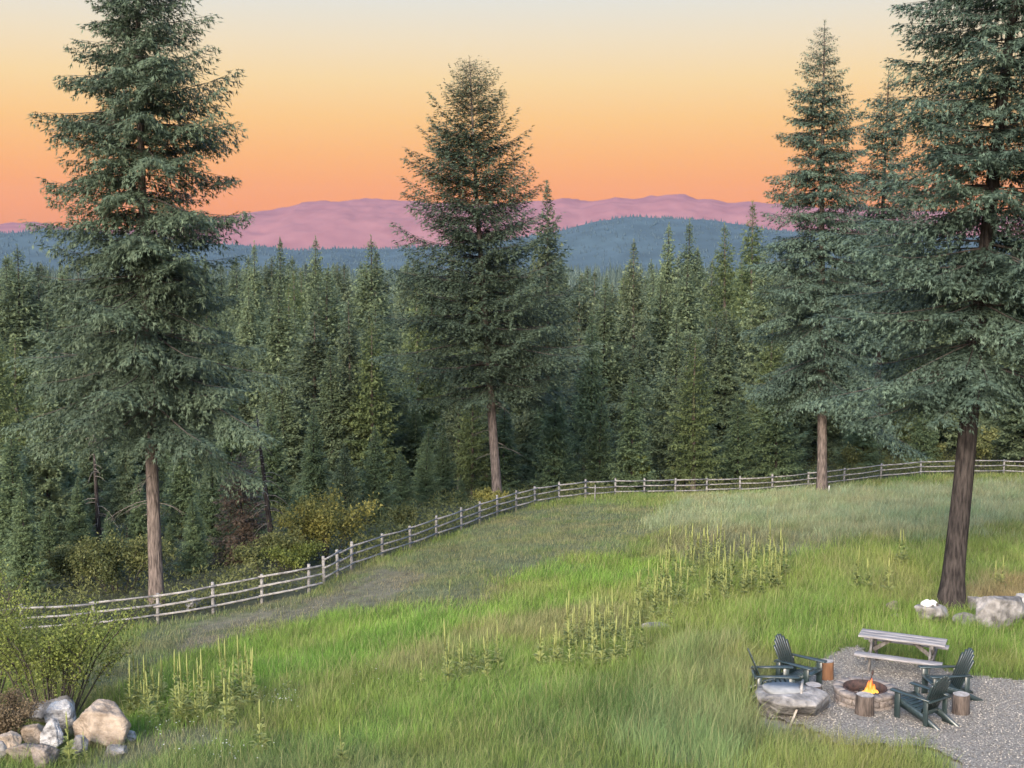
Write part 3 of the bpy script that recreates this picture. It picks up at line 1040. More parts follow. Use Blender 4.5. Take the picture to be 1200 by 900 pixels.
    if dead_low:
        mb = MB()
        rr = random.Random(seed)
        for _ in range(dead_low):
            z0 = rr.uniform(0.45, 1.0) * cb * H
            a1 = rr.uniform(0, 2 * PI)
            l1 = rr.uniform(0.3, 1.0) * R * 0.38
            c0 = Vector(axis_at(np.array([z0]))[0])
            p = [c0 + Vector((math.cos(a1) * l1 * f, math.sin(a1) * l1 * f, -0.35 * l1 * f * f)) for f in (0, .35, .7, 1)]
            mb.tube(p, [0.017, 0.013, 0.009, 0.004], 4, False)
            for f in (0.4, 0.6, 0.8):
                q_ = c0 + Vector((math.cos(a1) * l1 * f, math.sin(a1) * l1 * f, -0.35 * l1 * f * f))
                a2 = a1 + rr.choice((-1, 1)) * rr.uniform(0.5, 1.0)
                mb.tube([q_, q_ + Vector((math.cos(a2), math.sin(a2), -0.4)) * l1 * 0.35], [0.009, 0.003], 3, False)
        mb.build("dead_branches", M["dead_twig"], root)
    return root


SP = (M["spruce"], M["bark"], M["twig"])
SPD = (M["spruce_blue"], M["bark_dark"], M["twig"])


def top_to_height(p, vtop):
    """tree height so that its top shows at row vtop from the ground point p"""
    u, v, d = proj(p[None])
    for h in np.arange(0.5, 60, 0.1):
        uu, v2, _ = proj((p + np.array([0, 0, h]))[None])
        if v2[0] < vtop:
            return h
    return 60.0


hero = []
# tall spruce by the left fence
p = on(184, 32.0)
t = make_conifer(3, 27.5, 0.25, 0.24, 4.9, SP, prof=0.68, low=0.8, level=0.64, per=9, droop=0.42, up=0.35, low_el=-0.12, spray=0.22, sw=0.16, tw=0.10, twlen=0.5, hang=0.28, gap=0.14, lean=(-0.004, 0.0), dead_low=5, irregular=0.35)
t.location = p
tag(t, "tallest spruce on the left, trunk just beyond the lower rail fence, top out of frame", "tree")
hero.append((p, 3))
# centre fir
p = on(583, 49.5)
t = make_conifer(8, top_to_height(p, 68), 0.27, 0.25, 4.9, (M["spruce"], M["bark"], M["twig"]), prof=0.60, low=0.62, level=0.55, per=9, droop=0.22, up=0.75, low_el=-0.12, spray=0.23, sw=0.16, tw=0.105, twlen=0.5, hang=0.10, gap=0.10, lean=(-0.062, 0.0), name="fir_tree", dead_low=10, irregular=0.38, tipup=0.35)
t.location = p
tag(t, "broad pointed fir at the centre, its bare leaning trunk beside the fence bend", "tree")
hero.append((p, 3))
# mid right spruce
p = on(963, 51.0)
t = make_conifer(21, top_to_height(p, 24), 0.29, 0.20, 4.1, SPD[:1] + (M["bark"], M["twig"]), prof=0.68, low=0.85, level=0.64, per=9, droop=0.45, up=0.35, low_el=-0.22, spray=0.24, sw=0.16, tw=0.105, twlen=0.52, hang=0.28, gap=0.05, lean=(-0.022, 0), irregular=0.38)
t.location = p
tag(t, "slim spruce with a straight tan trunk standing inside the fence on the right", "tree")
hero.append((p, 3))
# behind it
p = on(1026, 65)
t = make_conifer(34, top_to_height(p, 82), 0.29, 0.31, 4.0, SPD, prof=0.7, low=0.8, level=0.5, per=6, droop=0.35, up=0.4, low_el=-0.2, spray=0.28, sw=0.2, tw=0.14, twlen=0.5, hang=0.2, gap=0.08, dead_low=6)
t.location = p
tag(t, "dark spruce beyond the far fence, half hidden between the two right hand spruces", "tree")
hero.append((p, 3))
# near right spruce
p = on(1113, 24.0)
t = make_conifer(47, 22.8, 0.29, 0.27, 3.85, SPD, prof=0.55, low=0.9, level=0.54, per=9, droop=0.36, up=0.4, low_el=-0.12, spray=0.17, sw=0.16, tw=0.08, twlen=0.5, hang=0.22, gap=0.04, lean=(0.066, 0.0), irregular=0.32, flare=0.75)
t.location = p
tag(t, "massive dark trunked spruce among the rocks behind the picnic table", "tree")
hero.append((p, 3))

# forest prototypes: (builder kwargs, nominal height)
PROTO = {}


def proto(key, H, R, mats, nm, **kw):
    rt = make_conifer(kw.pop("seed"), H, kw.pop("r0", 0.013 * H), kw.pop("cb", 0.1), R, mats, name=nm, wood=False, **kw)
    PROTO[key] = dict(root=rt, H=H, used=False)


FR = dict(spray=0.38, sw=0.24, tw=0.22, level=0.50, per=7, gap=0.05, tsp=0.5, twlen=0.5, prof=0.85, irregular=0.36, foliage_from=0.04)
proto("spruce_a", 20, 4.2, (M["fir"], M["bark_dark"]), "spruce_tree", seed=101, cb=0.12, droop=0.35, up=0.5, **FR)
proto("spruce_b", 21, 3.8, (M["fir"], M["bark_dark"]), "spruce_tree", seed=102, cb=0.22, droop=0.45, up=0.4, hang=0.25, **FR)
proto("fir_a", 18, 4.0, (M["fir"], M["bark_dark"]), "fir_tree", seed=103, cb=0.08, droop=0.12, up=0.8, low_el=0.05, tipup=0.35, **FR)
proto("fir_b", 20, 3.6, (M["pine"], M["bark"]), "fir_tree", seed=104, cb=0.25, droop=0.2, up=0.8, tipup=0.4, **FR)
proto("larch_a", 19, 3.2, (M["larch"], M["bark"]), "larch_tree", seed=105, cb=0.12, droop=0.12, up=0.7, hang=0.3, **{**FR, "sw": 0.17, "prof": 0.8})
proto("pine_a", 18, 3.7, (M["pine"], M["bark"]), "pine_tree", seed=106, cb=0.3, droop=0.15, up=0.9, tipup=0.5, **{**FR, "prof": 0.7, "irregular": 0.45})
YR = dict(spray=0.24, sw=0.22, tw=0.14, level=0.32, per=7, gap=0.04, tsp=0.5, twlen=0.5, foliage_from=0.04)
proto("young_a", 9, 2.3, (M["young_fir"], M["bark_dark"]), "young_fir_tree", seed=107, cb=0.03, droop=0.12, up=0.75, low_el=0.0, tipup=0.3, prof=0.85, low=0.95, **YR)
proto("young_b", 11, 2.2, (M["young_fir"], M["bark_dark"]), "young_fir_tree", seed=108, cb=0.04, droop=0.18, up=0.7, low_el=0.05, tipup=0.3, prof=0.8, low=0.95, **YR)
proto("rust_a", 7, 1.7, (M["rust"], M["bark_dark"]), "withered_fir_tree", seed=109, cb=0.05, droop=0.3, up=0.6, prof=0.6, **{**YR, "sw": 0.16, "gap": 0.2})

DESC = {"spruce_a": "spruce", "spruce_b": "dark drooping spruce", "fir_a": "green fir", "fir_b": "olive fir", "larch_a": "pale green larch", "pine_a": "open crowned pine", "young_a": "short young fir", "young_b": "bluish young fir", "rust_a": "withered reddish brown small fir"}
count_lab = {}


def place(key, p, H, rz, wide=1.0, label=None, group="conifers of the forest beyond the fence"):
    pr = PROTO[key]
    o = pr["root"] if not pr["used"] else copy_tree(pr["root"])
    pr["used"] = True
    s = H / pr["H"]
    o.location = p
    o.scale = (s * wide, s * wide, s)
    o.rotation_euler = (0, 0, rz)
    tag(o, label, "tree", group)
    return o


def region(u, d):
    side = "left of the tall left spruce" if u < 120 else "behind the tall left spruce" if u < 260 else "between the tall left spruce and the centre fir" if u < 470 else \
        "behind the centre fir" if u < 640 else "between the centre fir and the slim right spruce" if u < 890 else "behind the right hand spruces"
    row = "front row" if d < 62 else "second row" if d < 82 else "middle" if d < 130 else "far rows"
    return f"in the {row} {side}"


rnd = random.Random(77)
PROFILE = [(-200, 300), (0, 292), (30, 288), (60, 300), (100, 300), (200, 296), (280, 292), (300, 284), (330, 288), (345, 292), (375, 284), (410, 300), (435, 282), (470, 300), (560, 300), (640, 280), (680, 310), (700, 312), (740, 296), (760, 300),
           (780, 278), (803, 270), (830, 286), (850, 276), (880, 262), (920, 275), (1000, 290), (1200, 280), (1400, 285)]
# prominent trees whose tips the photograph shows: column, tip row, depth, kind, label
KEYT = [
    (641, 214, 66, "fir_b", "thin open topped fir rising behind the right shoulder of the centre fir", 0.8),
    (877, 238, 92, "larch_a", "tall pale pointed larch whose tip rises into the mountains left of the slim right spruce", 0.9),
    (803, 258, 88, "spruce_a", "tall narrow spruce with its tip before the blue hill, right one of a pair", 0.8),
    (780, 261, 92, "spruce_b", "tall narrow spruce with its tip before the blue hill, left one of a pair", 0.8),
    (845, 264, 98, "larch_a", "soft pale green larch between the paired spruces and the tallest larch", 1.0),
    (741, 282, 84, "fir_b", "light olive fir with a fine tip below the left end of the blue hill", 0.9),
    (692, 368, 60, "young_b", "slender pale young fir standing right of the centre fir", 0.8),
    (740, 440, 55, "young_a", "pale stemmed young fir behind the fence, between the centre fir and the yellow sapling", 1.0),
    (650, 425, 56, "young_b", "bluish young fir just right of the leaning centre trunk", 1.0),
    (790, 372, 63, "fir_a", "full dark fir above the fence with layered boughs, midway to the slim right spruce", 1.05),
    (437, 277, 78, "spruce_a", "tall spruce left of the centre fir with its tip before the blue valley", 0.95),
    (412, 352, 58, "fir_b", "fir with a bare pale stem low down, above the yellow bush", 0.95),
    (374, 277, 96, "spruce_b", "pointed spruce with a tip over the valley haze right of the tall left spruce", 0.8),
    (332, 279, 100, "fir_a", "narrow fir tip second to the right of the tall left spruce", 0.7),
    (303, 284, 92, "spruce_a", "narrow spruce tip just right of the tall left spruce", 0.7),
    (342, 335, 82, "larch_a", "bright yellow green slender larch between the tall left spruce and the centre fir", 0.8),
    (30, 288, 76, "spruce_a", "big spruce at the left edge reaching up to the blue hill", 1.1),
    (5, 380, 52, "larch_a", "pale green larch at the very left edge", 0.9),
    (320, 470, 52, "young_b", "dense green young fir behind the yellow bush, right of the bare snag", 1.1),
    (490, 335, 66, "larch_a", "yellowish larch seen through the left boughs of the centre fir", 0.9),
]
placed = []
for u, vt, d, k, lab, wd in KEYT:
    p = on(u, d)
    place(k, p, top_to_height(p, vt), rnd.uniform(0, 6.28), wd, lab, "conifers of the forest beyond the fence")
    placed.append((p[0], p[1]))

ROWS = [(55, 3.4, 470, 90), (60, 4.0, 430, 110), (67, 4.2, 375, 90), (75, 4.6, 345, 60), (85, 5.2, 325, 40), (98, 5.8, 312, 30), (115, 6.6, 304, 22), (138, 7.6, 300, 14), (165, 8.6, 296, 12), (200, 9.5, 296, 12), (240, 11, 298, 10)]
fo = np.argsort(FPATH[:, 0])
n_for = 0
for d, sp, vbase, vr in ROWS:
    sp *= KS
    X = -0.47 * d * KD
    while X < 0.47 * d * KD:
        X += sp * rnd.uniform(0.7, 1.3)
        Y = d * KD / _ct + rnd.uniform(-0.6, 0.6) * sp
        u_ = 600 + FPX * X / (d * KD)
        if u_ < -60 or u_ > 1260:
            continue
        # the left woods start nearer, along the lower fence
        yf = np.interp(X, FPATH[fo, 0], FPATH[fo, 1])
        if Y < yf + 4.5:
            Y = yf + 4.5 + rnd.uniform(0, 2)
        if any((X - a) ** 2 + (Y - b) ** 2 < (0.42 * sp) ** 2 for a, b in placed):
            continue
        if any((X - a[0][0]) ** 2 + (Y - a[0][1]) ** 2 < 5 for a in hero):
            continue
        p = np.array([X, Y, g1(X, Y)])
        uu, vb, dd = proj(p[None])
        pv_ = np.interp(uu[0], [a for a, b in PROFILE], [b for a, b in PROFILE])
        vt = max(pv_ + rnd.uniform(4, 34) * (0.5 if d > 130 else 1), vbase + rnd.uniform(-vr, vr))
        Ht = min(top_to_height(p, vt), 27)
        if Ht < 3:
            continue
        if Ht < 8.5:
            key = rnd.choice(["young_a", "young_b", "young_b", "young_a", "fir_a"])
        else:
            key = rnd.choices(["spruce_a", "spruce_b", "fir_a", "fir_b", "larch_a", "pine_a"], [3.5, 1.6, 4, 3, 3, 2])[0]
        wide = rnd.uniform(0.85, 1.15) * (1.0 if Ht > 8.5 else 1.05) * (1.25 if Ht < 14 and Ht >= 8.5 else 1)
        place(key, p, Ht, rnd.uniform(0, 6.28), wide, f"{DESC[key]} {region(uu[0], d)}")
        placed.append((X, Y))
        n_for += 1
for _o in list(scene.objects):
    if len(_o.get('label', '').split()) > 16: print('LONG', _o.name, _o['label'])
print("forest", n_for)
# woods along the lower left fence, nearer than the rows
for (u, d, vt, key) in [(-30, 40, 400, "fir_a"), (20, 38, 500, "young_b"), (60, 42, 430, "fir_a"), (95, 39, 560, "young_a"), (130, 37, 600, "young_a"), (228, 36.5, 585, "young_a"), (250, 40, 520, "young_b"), (370, 46, 480, "young_b"),
                        (440, 46, 500, "young_b"), (470, 50, 530, "young_a"), (500, 52, 520, "young_a"), (-5, 46, 470, "larch_a"), (30, 34, 560, "young_b"), (85, 44, 520, "young_b"), (165, 41, 560, "young_a"), (200, 41, 610, "young_a"), (110, 47, 470, "fir_a"), (60, 37.5, 590, "young_a"), (300, 41, 560, "young_a"), (150, 44, 500, "spruce_b"), (215, 46, 480, "young_b"), (345, 43, 580, "young_a"),
                        (540, 51, 560, "young_a"), (520, 54, 500, "young_b"), (1130, 66, 470, "young_b"), (1180, 66, 480, "young_a"), (1080, 68, 470, "young_b"), (1062, 74, 470, "fir_a"), (995, 76, 450, "fir_a"), (1100, 72, 420, "spruce_a"), (1200, 70, 430, "fir_a"), (580, 53, 560, "young_a"), (180, 39, 600, "young_b"), (265, 43, 560, "young_a"), (405, 45, 520, "fir_a"), (900, 62, 480, "young_b"), (860, 60, 490, "young_a"), (930, 66, 430, "fir_a")]:
    p = on(u, d)
    place(key, p, top_to_height(p, vt), rnd.uniform(0, 6.28), 1.1, f"{DESC[key]} hugging the fence {region(u, 10).replace('in the front row ', '')}", "conifers of the forest beyond the fence")
p = on(285, 38)
place("rust_a", p, top_to_height(p, 535), 1.0, 1.3, "withered reddish brown fir behind the lower fence, right of the tall left spruce")
for k, pr in PROTO.items():
    if not pr["used"]:
        for ch in list(pr["root"].children):
            bpy.data.objects.remove(ch)
        bpy.data.objects.remove(pr["root"])

# bare snags
def snag(u, d, vt, lean, label, seed, fan=True):
    rr = random.Random(seed)
    p = on(u, d)
    Ht = top_to_height(p, vt)
    root = empty("dead_tree", p, 0, label, "tree")
    mb = MB()
    mb.tube([(lean * h * Ht, 0.02 * h * Ht, h * Ht - 0.3) for h in (0, .25, .5, .75, 1)], [0.15, 0.13, 0.10, 0.07, 0.02], 8)
    mb.build("trunk", M["bark_dark"], root, True)
    mb = MB()
    for _ in range(34):
        h = rr.uniform(0.22, 0.98)
        a = rr.uniform(0, 6.28)
        l = rr.uniform(0.5, 1.7) * (1.25 - h)
        c = Vector((lean * h * Ht, 0, h * Ht))
        mb.tube([c + Vector((math.cos(a) * l * f, math.sin(a) * l * f, 0.25 * l * f - 0.75 * l * f * f)) for f in (0, .33, .66, 1)], [0.02, 0.016, 0.011, 0.005], 4, False)
    mb.build("branches", M["dead_twig"], root)


snag(322, 37, 480, -0.10, "bare grey dead tree leaning left behind the lower fence", 4)
snag(118, 40, 505, -0.03, "bare dark dead trunk left of the tall left spruce", 5)


# ------------------------------------------------------------------ bushes
def bush(name, p, R, Ht, nl, leaf, mat, label, seed, stems=9, cat="shrub", group=None, stem_mat="twig", upright=0.6, spread=0.085, lw=0.55):
    rng = np.random.default_rng(seed)
    root = empty(name, p, 0, label, cat, group)
    R, Ht, leaf = R * KS, Ht * KS, leaf * KS
    mb = MB()
    ends = []
    for i in range(stems):
        a = rng.uniform(0, 6.28)
        r1 = R * math.sqrt(rng.uniform(0.02, 1)) * 0.85
        hh_ = Ht * (1 - 0.45 * (r1 / R) ** 2) * rng.uniform(0.7, 1.0)
        e = Vector((math.cos(a) * r1, math.sin(a) * r1, hh_))
        b = Vector((math.cos(a) * r1 * 0.25, math.sin(a) * r1 * 0.25, -0.1))
        mid_ = b.lerp(e, 0.55) + Vector((0, 0, 0.12 * Ht))
        k = 0.006 + 0.006 * Ht
        mb.tube([b, mid_, e], [k, k * 0.7, k * 0.3], 5, False)
        ends += [(b, mid_, e)]
        for _ in range(4):
            f = rng.uniform(0.35, 0.95)
            s_ = (b.lerp(mid_, f / 0.55) if f < 0.55 else mid_.lerp(e, (f - 0.55) / 0.45))
            a2 = rng.uniform(0, 6.28)
            e2 = s_ + Vector((math.cos(a2), math.sin(a2), upright)) * rng.uniform(0.15, 0.4) * max(R, Ht) * 0.6
            mb.tube([s_, e2], [k * 0.45, k * 0.2], 4, False)
            ends.append((s_, s_.lerp(e2, 0.5), e2))
    mb.build("stems", M[stem_mat], root)
    nc = len(ends)
    E0 = np.array([list(e[0]) for e in ends]); E1 = np.array([list(e[1]) for e in ends]); E2 = np.array([list(e[2]) for e in ends])
    ci = rng.integers(0, nc, nl)
    f = rng.uniform(0.25, 1.05, nl)[:, None] ** 0.8
    P = (1 - f) ** 2 * E0[ci] + 2 * f * (1 - f) * E1[ci] + f ** 2 * E2[ci]
    P = P + rng.normal(0, 1, (nl, 3)) * R * spread * np.array([1, 1, 0.8])
    P[:, 2] = np.maximum(P[:, 2], 0.02)
    LL = leaf * rng.uniform(0.6, 1.3, nl)
    KV = kites(P, norm(rvec(rng, nl) + np.array([0, 0, 0.2])), norm(rvec(rng, nl) + np.array([0, 0, 0.9])), LL, LL * lw)
    tb_ = rng.uniform(0.1, 0.8, nc)
    tint = np.clip(tb_[ci] + rng.normal(0, 0.15, nl), 0, 1)
    mesh_np("foliage", KV.reshape(-1, 3), [np.arange(nl * 4).reshape(-1, 4)], M[mat], root, attrs={"tint": np.repeat(tint, 4)})
    return root


BG = "bushes along the rail fence"
bush("bush", on(385, 36.5), 2.6, 3.4, 9000, 0.15, "leaf_yellow", "large yellowing bush behind the fence where its two runs meet", 1, 16, group=BG)
bush("bush", on(318, 35), 2.0, 2.0, 6000, 0.13, "leaf_olive", "low olive bush under the bare leaning dead tree", 2, 12, group=BG)
bush("bush", on(345, 34.4), 1.6, 1.5, 4200, 0.12, "leaf_green", "green bush just behind the end post of the lower fence", 32, 12, group=BG)
bush("bush", on(140, 34.5), 2.4, 2.7, 8000, 0.14, "leaf_olive", "olive green bush left of the tall left spruce trunk, behind the lower fence", 3, 16, group=BG)
bush("bush", on(95, 35.5), 2.0, 2.1, 6000, 0.14, "leaf_olive", "dull green bush behind the lower fence, leftmost of the bushes there", 4, 14, group=BG)
bush("bush", on(574, 46.6), 1.2, 1.6, 2200, 0.17, "leaf_yellow", "small bright yellow bush at the foot of the leaning centre trunk", 5, 8, group=BG)
bush("sapling", on(748, 55.0), 1.2, 3.6, 1700, 0.20, "leaf_green", "upright yellow green sapling behind the fence, right of the centre fir", 6, 7, "sapling", BG)
bush("bush", on(806, 57), 1.3, 2.6, 2200, 0.18, "leaf_olive", "olive bush behind the fence midway along its far run", 7, 8, group=BG)
bush("bush", on(1008, 60), 1.9, 2.6, 3200, 0.19, "leaf_olive", "leafy bush behind the far fence left of the hidden spruce trunk", 8, 10, group=BG)
bush("bush", on(1092, 61), 1.5, 2.4, 2500, 0.19, "leaf_olive", "dark leafy bush behind the far fence near the massive trunk", 9, 9, group=BG)
bush("bush", on(1150, 60), 1.6, 3.6, 2600, 0.22, "young_fir" if False else "leaf_olive", "tall loose bush behind the far fence at the right edge", 10, 9, group=BG)
bush("bush", on(470, 42), 1.1, 1.8, 2000, 0.16, "leaf_olive", "small bush behind the climbing part of the fence", 11, 8, group=BG)
# near left
bush("shrub", on(62, 18.6), 2.25, 3.2, 15000, 0.070, "leaf_green", "big yellow green shrub in front of the lower fence, above the rock pile", 12, 26, upright=1.1, spread=0.06)
bush("shrub", on(-22, 19.5), 1.7, 4.0, 8000, 0.072, "leaf_green", "tall bright shrub at the left edge, taller than the one beside it", 13, 16, upright=1.2, spread=0.06)
bush("shrub", on(6, 16.8), 0.95, 1.4, 14000, 0.05, "leaf_brown", "brown dried shrub behind the rock pile in the left corner", 14, 22)

# low undergrowth of the forest floor behind the fence
rng = np.random.default_rng(64)
n = 240000
fx = rng.uniform(-34, 42, n)
fyy = np.interp(fx, FPATH[fo, 0], FPATH[fo, 1]) + 0.5 + rng.uniform(0, 1, n) ** 1.3 * 40
fzz = gz(fx, fyy)
cl = fbm(fx * 0.5, fyy * 0.5, 41, 4)
k = cl > rng.uniform(0.30, 0.62, n)
fx, fyy, fzz, cl = fx[k], fyy[k], fzz[k], cl[k]
n = len(fx)
hgt = rng.uniform(0, 1, n) * np.clip((cl - 0.3) * 3.0, 0.1, 1.1)
UB = np.stack([fx, fyy, fzz + hgt * 0.8], 1)
UV_ = kites(UB, norm(rvec(rng, n) + np.array([0, 0, 0.5])), norm(rvec(rng, n) + np.array([0, 0, 0.8])), rng.uniform(0.09, 0.22, n), rng.uniform(0.035, 0.08, n))
ug = mesh_np("undergrowth", UV_.reshape(-1, 3), [np.arange(n * 4).reshape(-1, 4)], M["leaf_olive"], attrs={"tint": np.repeat(np.clip(cl * 0.7 + rng.normal(0, 0.12, n) - 0.1, 0, 1), 4)})
tag(ug, "low leafy undergrowth on the forest floor behind the fence", "undergrowth", kind="stuff")

# ------------------------------------------------------------------ fence
def fence(posts, label, ext0=0.0, ext1=0.0, seed=1):
    rr = random.Random(seed)
    P = [Vector(pt(*a)) for a in posts]
    for p_ in P:
        p_.z = g1(p_.x, p_.y)
    root = empty("rail_fence", P[0], 0, label, "fence", "weathered rail fence runs")
    o0 = P[0]
    hts = []
    for p_ in P:
        ht_ = 1.08 + rr.uniform(-0.05, 0.05)
        mb = MB()
        b = p_ - o0
        tx, ty = rr.uniform(-.03, .03), rr.uniform(-.03, .03)
        mb.tube([b + Vector((0, 0, -0.3)), b + Vector((tx * .5, ty * .5, 0.6)), b + Vector((tx, ty, ht_ - 0.012)), b + Vector((tx, ty, ht_))], [0.062, 0.059, 0.057, 0.045], 9)
        mb.build("post", M["wood_grey"], root, False)
    for i in range(len(P) - 1):
        a, b = P[i] - o0, P[i + 1] - o0
        d = (b - a)
        dn = d.normalized()
        nrm_ = Vector((dn.y, -dn.x, 0)).normalized()
        for k, h in enumerate((0.97, 0.65, 0.32)):
            ja, jb = rr.uniform(-.03, .03), rr.uniform(-.03, .03)
            e0 = -0.12 - (ext0 if i == 0 else 0)
            e1 = 0.12 + (ext1 if i == len(P) - 2 else 0)
            off = nrm_ * (0.092 + 0.012 * (i % 2))
            A = a + dn * e0 + Vector((0, 0, h + ja)) + off
            Bq = b + dn * e1 + Vector((0, 0, h + jb)) + off
            m_ = (A + Bq) / 2 + Vector((0, 0, -0.02 + rr.uniform(-.015, .015)))
            r1, r2 = rr.uniform(0.032, 0.042), rr.uniform(0.032, 0.042)
            mb = MB()
            mb.tube([A, m_, Bq], [r1, (r1 + r2) / 2, r2], 8)
            mb.build("rail", M["wood_grey"], root, True)


fence(FENCE_LEFT, "lower left run of the grey three rail fence, ending at a free post", 0, 0.35, 3)
fence(FENCE_RIGHT, "long run of the grey three rail fence curving along the forest edge", 0, 0, 4)
# thin stakes in the grass
for u, d, h, lab in [(697, 47.0, 0.95, "thin pale stake in the grass inside the fence bend"), (971, 50.0, 0.55, "short white stake beside the slim right spruce trunk")]:
    p = on(u, d)
    mb = MB()
    mb.tube([(0, 0, -0.1), (0.01, 0, h * 0.6), (0.02, 0, h)], [0.035, 0.033, 0.028], 7)
    o = mb.build("marker_stake", M["white"] if h < 0.6 else M["wood_grey"])
    o.location = p
    tag(o, lab, "stake")


# ------------------------------------------------------------------ rocks
def rock(name, p, size, mat, label, seed, rz=0.0, sink=0.2, tilt=(0, 0), planes=11, nz=0.06, group=None, cat="rock", sub=5):
    rng = np.random.default_rng(seed)
    size = tuple(a * KS * 1.17 for a in size)
    bm = bmesh.new()
    bmesh.ops.create_icosphere(bm, subdivisions=sub, radius=1)
    D = norm(np.array([v.co[:] for v in bm.verts]))
    planes = max(planes, 15)
    nz = nz * 0.75
    N = rvec(rng, planes)
    N[0] = [0, 0, 1]
    dist_ = rng.uniform(0.58, 0.90, planes)
    c = D @ N.T
    r = np.where(c > 0.05, dist_[None] / np.maximum(c, 0.05), 9)
    r = np.minimum(r.min(1), 1.08)
    r = r + nz * (fbm(D[:, 0] * 2.2 + D[:, 2] * 1.7 + seed, D[:, 1] * 2.2 - D[:, 2], seed, 4) - 0.5) * 2
    r = r + nz * 0.35 * (vnoise(D[:, 0] * 9 + D[:, 2] * 5, D[:, 1] * 9 + D[:, 2] * 4 + seed, seed) - 0.5) * 2
    rg = 1 - np.abs(2 * fbm(D[:, 0] * 4 + D[:, 2] * 3 + seed, D[:, 1] * 4 - D[:, 2] * 2, seed + 3, 4) - 1)
    r = r + nz * 0.7 * (rg - 0.7)
    P = D * r[:, None] * np.array(size) / 2
    for v_, q_ in zip(bm.verts, P):
        v_.co = q_
    me = bpy.data.meshes.new(name)
    bm.to_mesh(me)
    bm.free()
    me.materials.append(M[mat])
    me.polygons.foreach_set("use_smooth", np.ones(len(me.polygons), bool))
    o = bpy.data.objects.new(name, me)
    link(o)
    o.location = (p[0], p[1], p[2] + size[2] * (0.5 - sink))
    o.rotation_euler = (tilt[0], tilt[1], rz)
    return tag(o, label, cat, group)


RG = "rocks of the left corner pile"
rock("boulder", hit(120, 872), (1.36, 1.0, 1.12), "rock_tan", "large tan boulder, biggest of the pile in the left corner", 3, 0.3, 0.16, (-0.12, 0.40), 12, 0.07, RG)
rock("rock", hit(72, 866), (0.62, 0.6, 0.95), "rock_white", "white speckled rock leaning against the tan boulder", 5, 0.6, 0.12, (0.2, -0.25), 9, 0.08, RG)
rock("rock", hit(61, 880), (0.42, 0.85, 0.85), "rock_white", "long pale streaked slab leaning left of the white speckled rock", 8, 0.55, 0.15, (-0.35, 0.35), 7, 0.07, RG)
rock("rock", hit(62, 852), (0.85, 0.7, 0.7), "rock_grey", "grey violet rock at the top of the pile behind the white ones", 9, 0.0, 0.0, (0, 0), 9, 0.08, RG)
rock("rock", hit(42, 878), (0.55, 0.5, 0.55), "rock_tan", "small tan rock between the pale slab and the brown rocks", 12, 0.4, 0.0, (0, 0), 9, 0.08, RG)
rock("rock", hit(52, 898), (0.6, 0.5, 0.55), "rock_brown", "dark layered rock at the bottom of the pile under the pale slab", 14, 0.9, 0.15, (0.3, 0), 8, 0.1, RG)
rock("rock", hit(30, 892), (0.65, 0.5, 0.45), "rock_brown", "brown banded rock lying low left of the dark layered rock", 17, 0.3, 0.1, (0.0, 0.3), 8, 0.1, RG)
rock("rock", hit(12, 890), (0.42, 0.4, 0.7), "rock_tan", "upright pinkish tan rock near the left border of the pile", 19, 0.2, 0.1, (0, 0.1), 8, 0.08, RG)
rock("rock", hit(-6, 892), (0.5, 0.5, 0.55), "rock_grey", "grey rock cut by the left edge of the view", 23, 0.8, 0.1, (0, 0), 8, 0.08, RG)
rock("rock", hit(96, 884), (0.35, 0.3, 0.5), "rock_grey", "small grey rock under the front face of the tan boulder", 24, 0.8, 0.15, (0, 0), 8, 0.08, RG)
rock("rock", hit(137, 882), (0.55, 0.35, 0.22), "rock_grey", "low grey rubble stone at the foot of the tan boulder", 25, 0.5, 0.25, (0, 0), 8, 0.12, RG)
rock("rock", hit(152, 868), (0.32, 0.3, 0.25), "rock_white", "small whitish stone right of the tan boulder", 26, 0.1, 0.15, (0, 0), 8, 0.12, RG)
RT = "rocks around the massive spruce trunk"
pk = hit(1088, 727)
rock("rock", pk, (1.0, 0.85, 0.72), "rock_grey", "rounded grey rock left of the massive trunk, carrying the white ornament", 31, 0.2, 0.18, (0, 0), 10, 0.05, RT)
rock("rock", hit(1171, 733), (1.8, 1.1, 1.15), "rock_grey", "large angular pale grey rock at the right edge, biggest by the trunk", 46, 0.4, 0.15, (0.1, 0.15), 8, 0.06, RT)
rock("rock", hit(1136, 732), (0.85, 0.55, 0.38), "rock_grey", "low flat grey rock right in front of the massive trunk", 37, 0.1, 0.2, (0, 0.1), 9, 0.08, RT)
rock("rock", hit(1142, 715), (0.62, 0.5, 0.55), "rock_grey", "dark grey rock against the right side of the massive trunk", 38, 0.7, 0.15, (0, 0), 9, 0.08, RT)
rock("rock", hit(1196, 722), (0.7, 0.6, 0.75), "rock_white", "pale rock behind the large angular rock at the right edge", 39, 0.7, 0.15, (0, 0), 9, 0.08, RT)
rock("rock", hit(1047, 719), (0.42, 0.36, 0.42), "rock_brown", "small dark mossy stone in the grass left of the rounded grey rock", 41, 0.3, 0.1, (0, 0.3), 9, 0.08, RT)
rock("rock", hit(1050, 723), (0.36, 0.24, 0.14), "rock_grey", "small flat pale stone in front of the dark mossy one", 42, 0.0, 0.1, (0, 0), 9, 0.08, RT)
rock("rock", hit(225, 716), (0.62, 0.5, 0.62), "rock_white", "pale rounded stone lying behind the lower fence rails", 51, 0.3, 0.1, (0, 0), 10, 0.05)
rock("rock", hit(771, 737), (1.0, 0.6, 0.26), "rock_grey", "low grey stone in the meadow among the mulleins", 52, 0.3, 0.25, (0, 0), 10, 0.05)
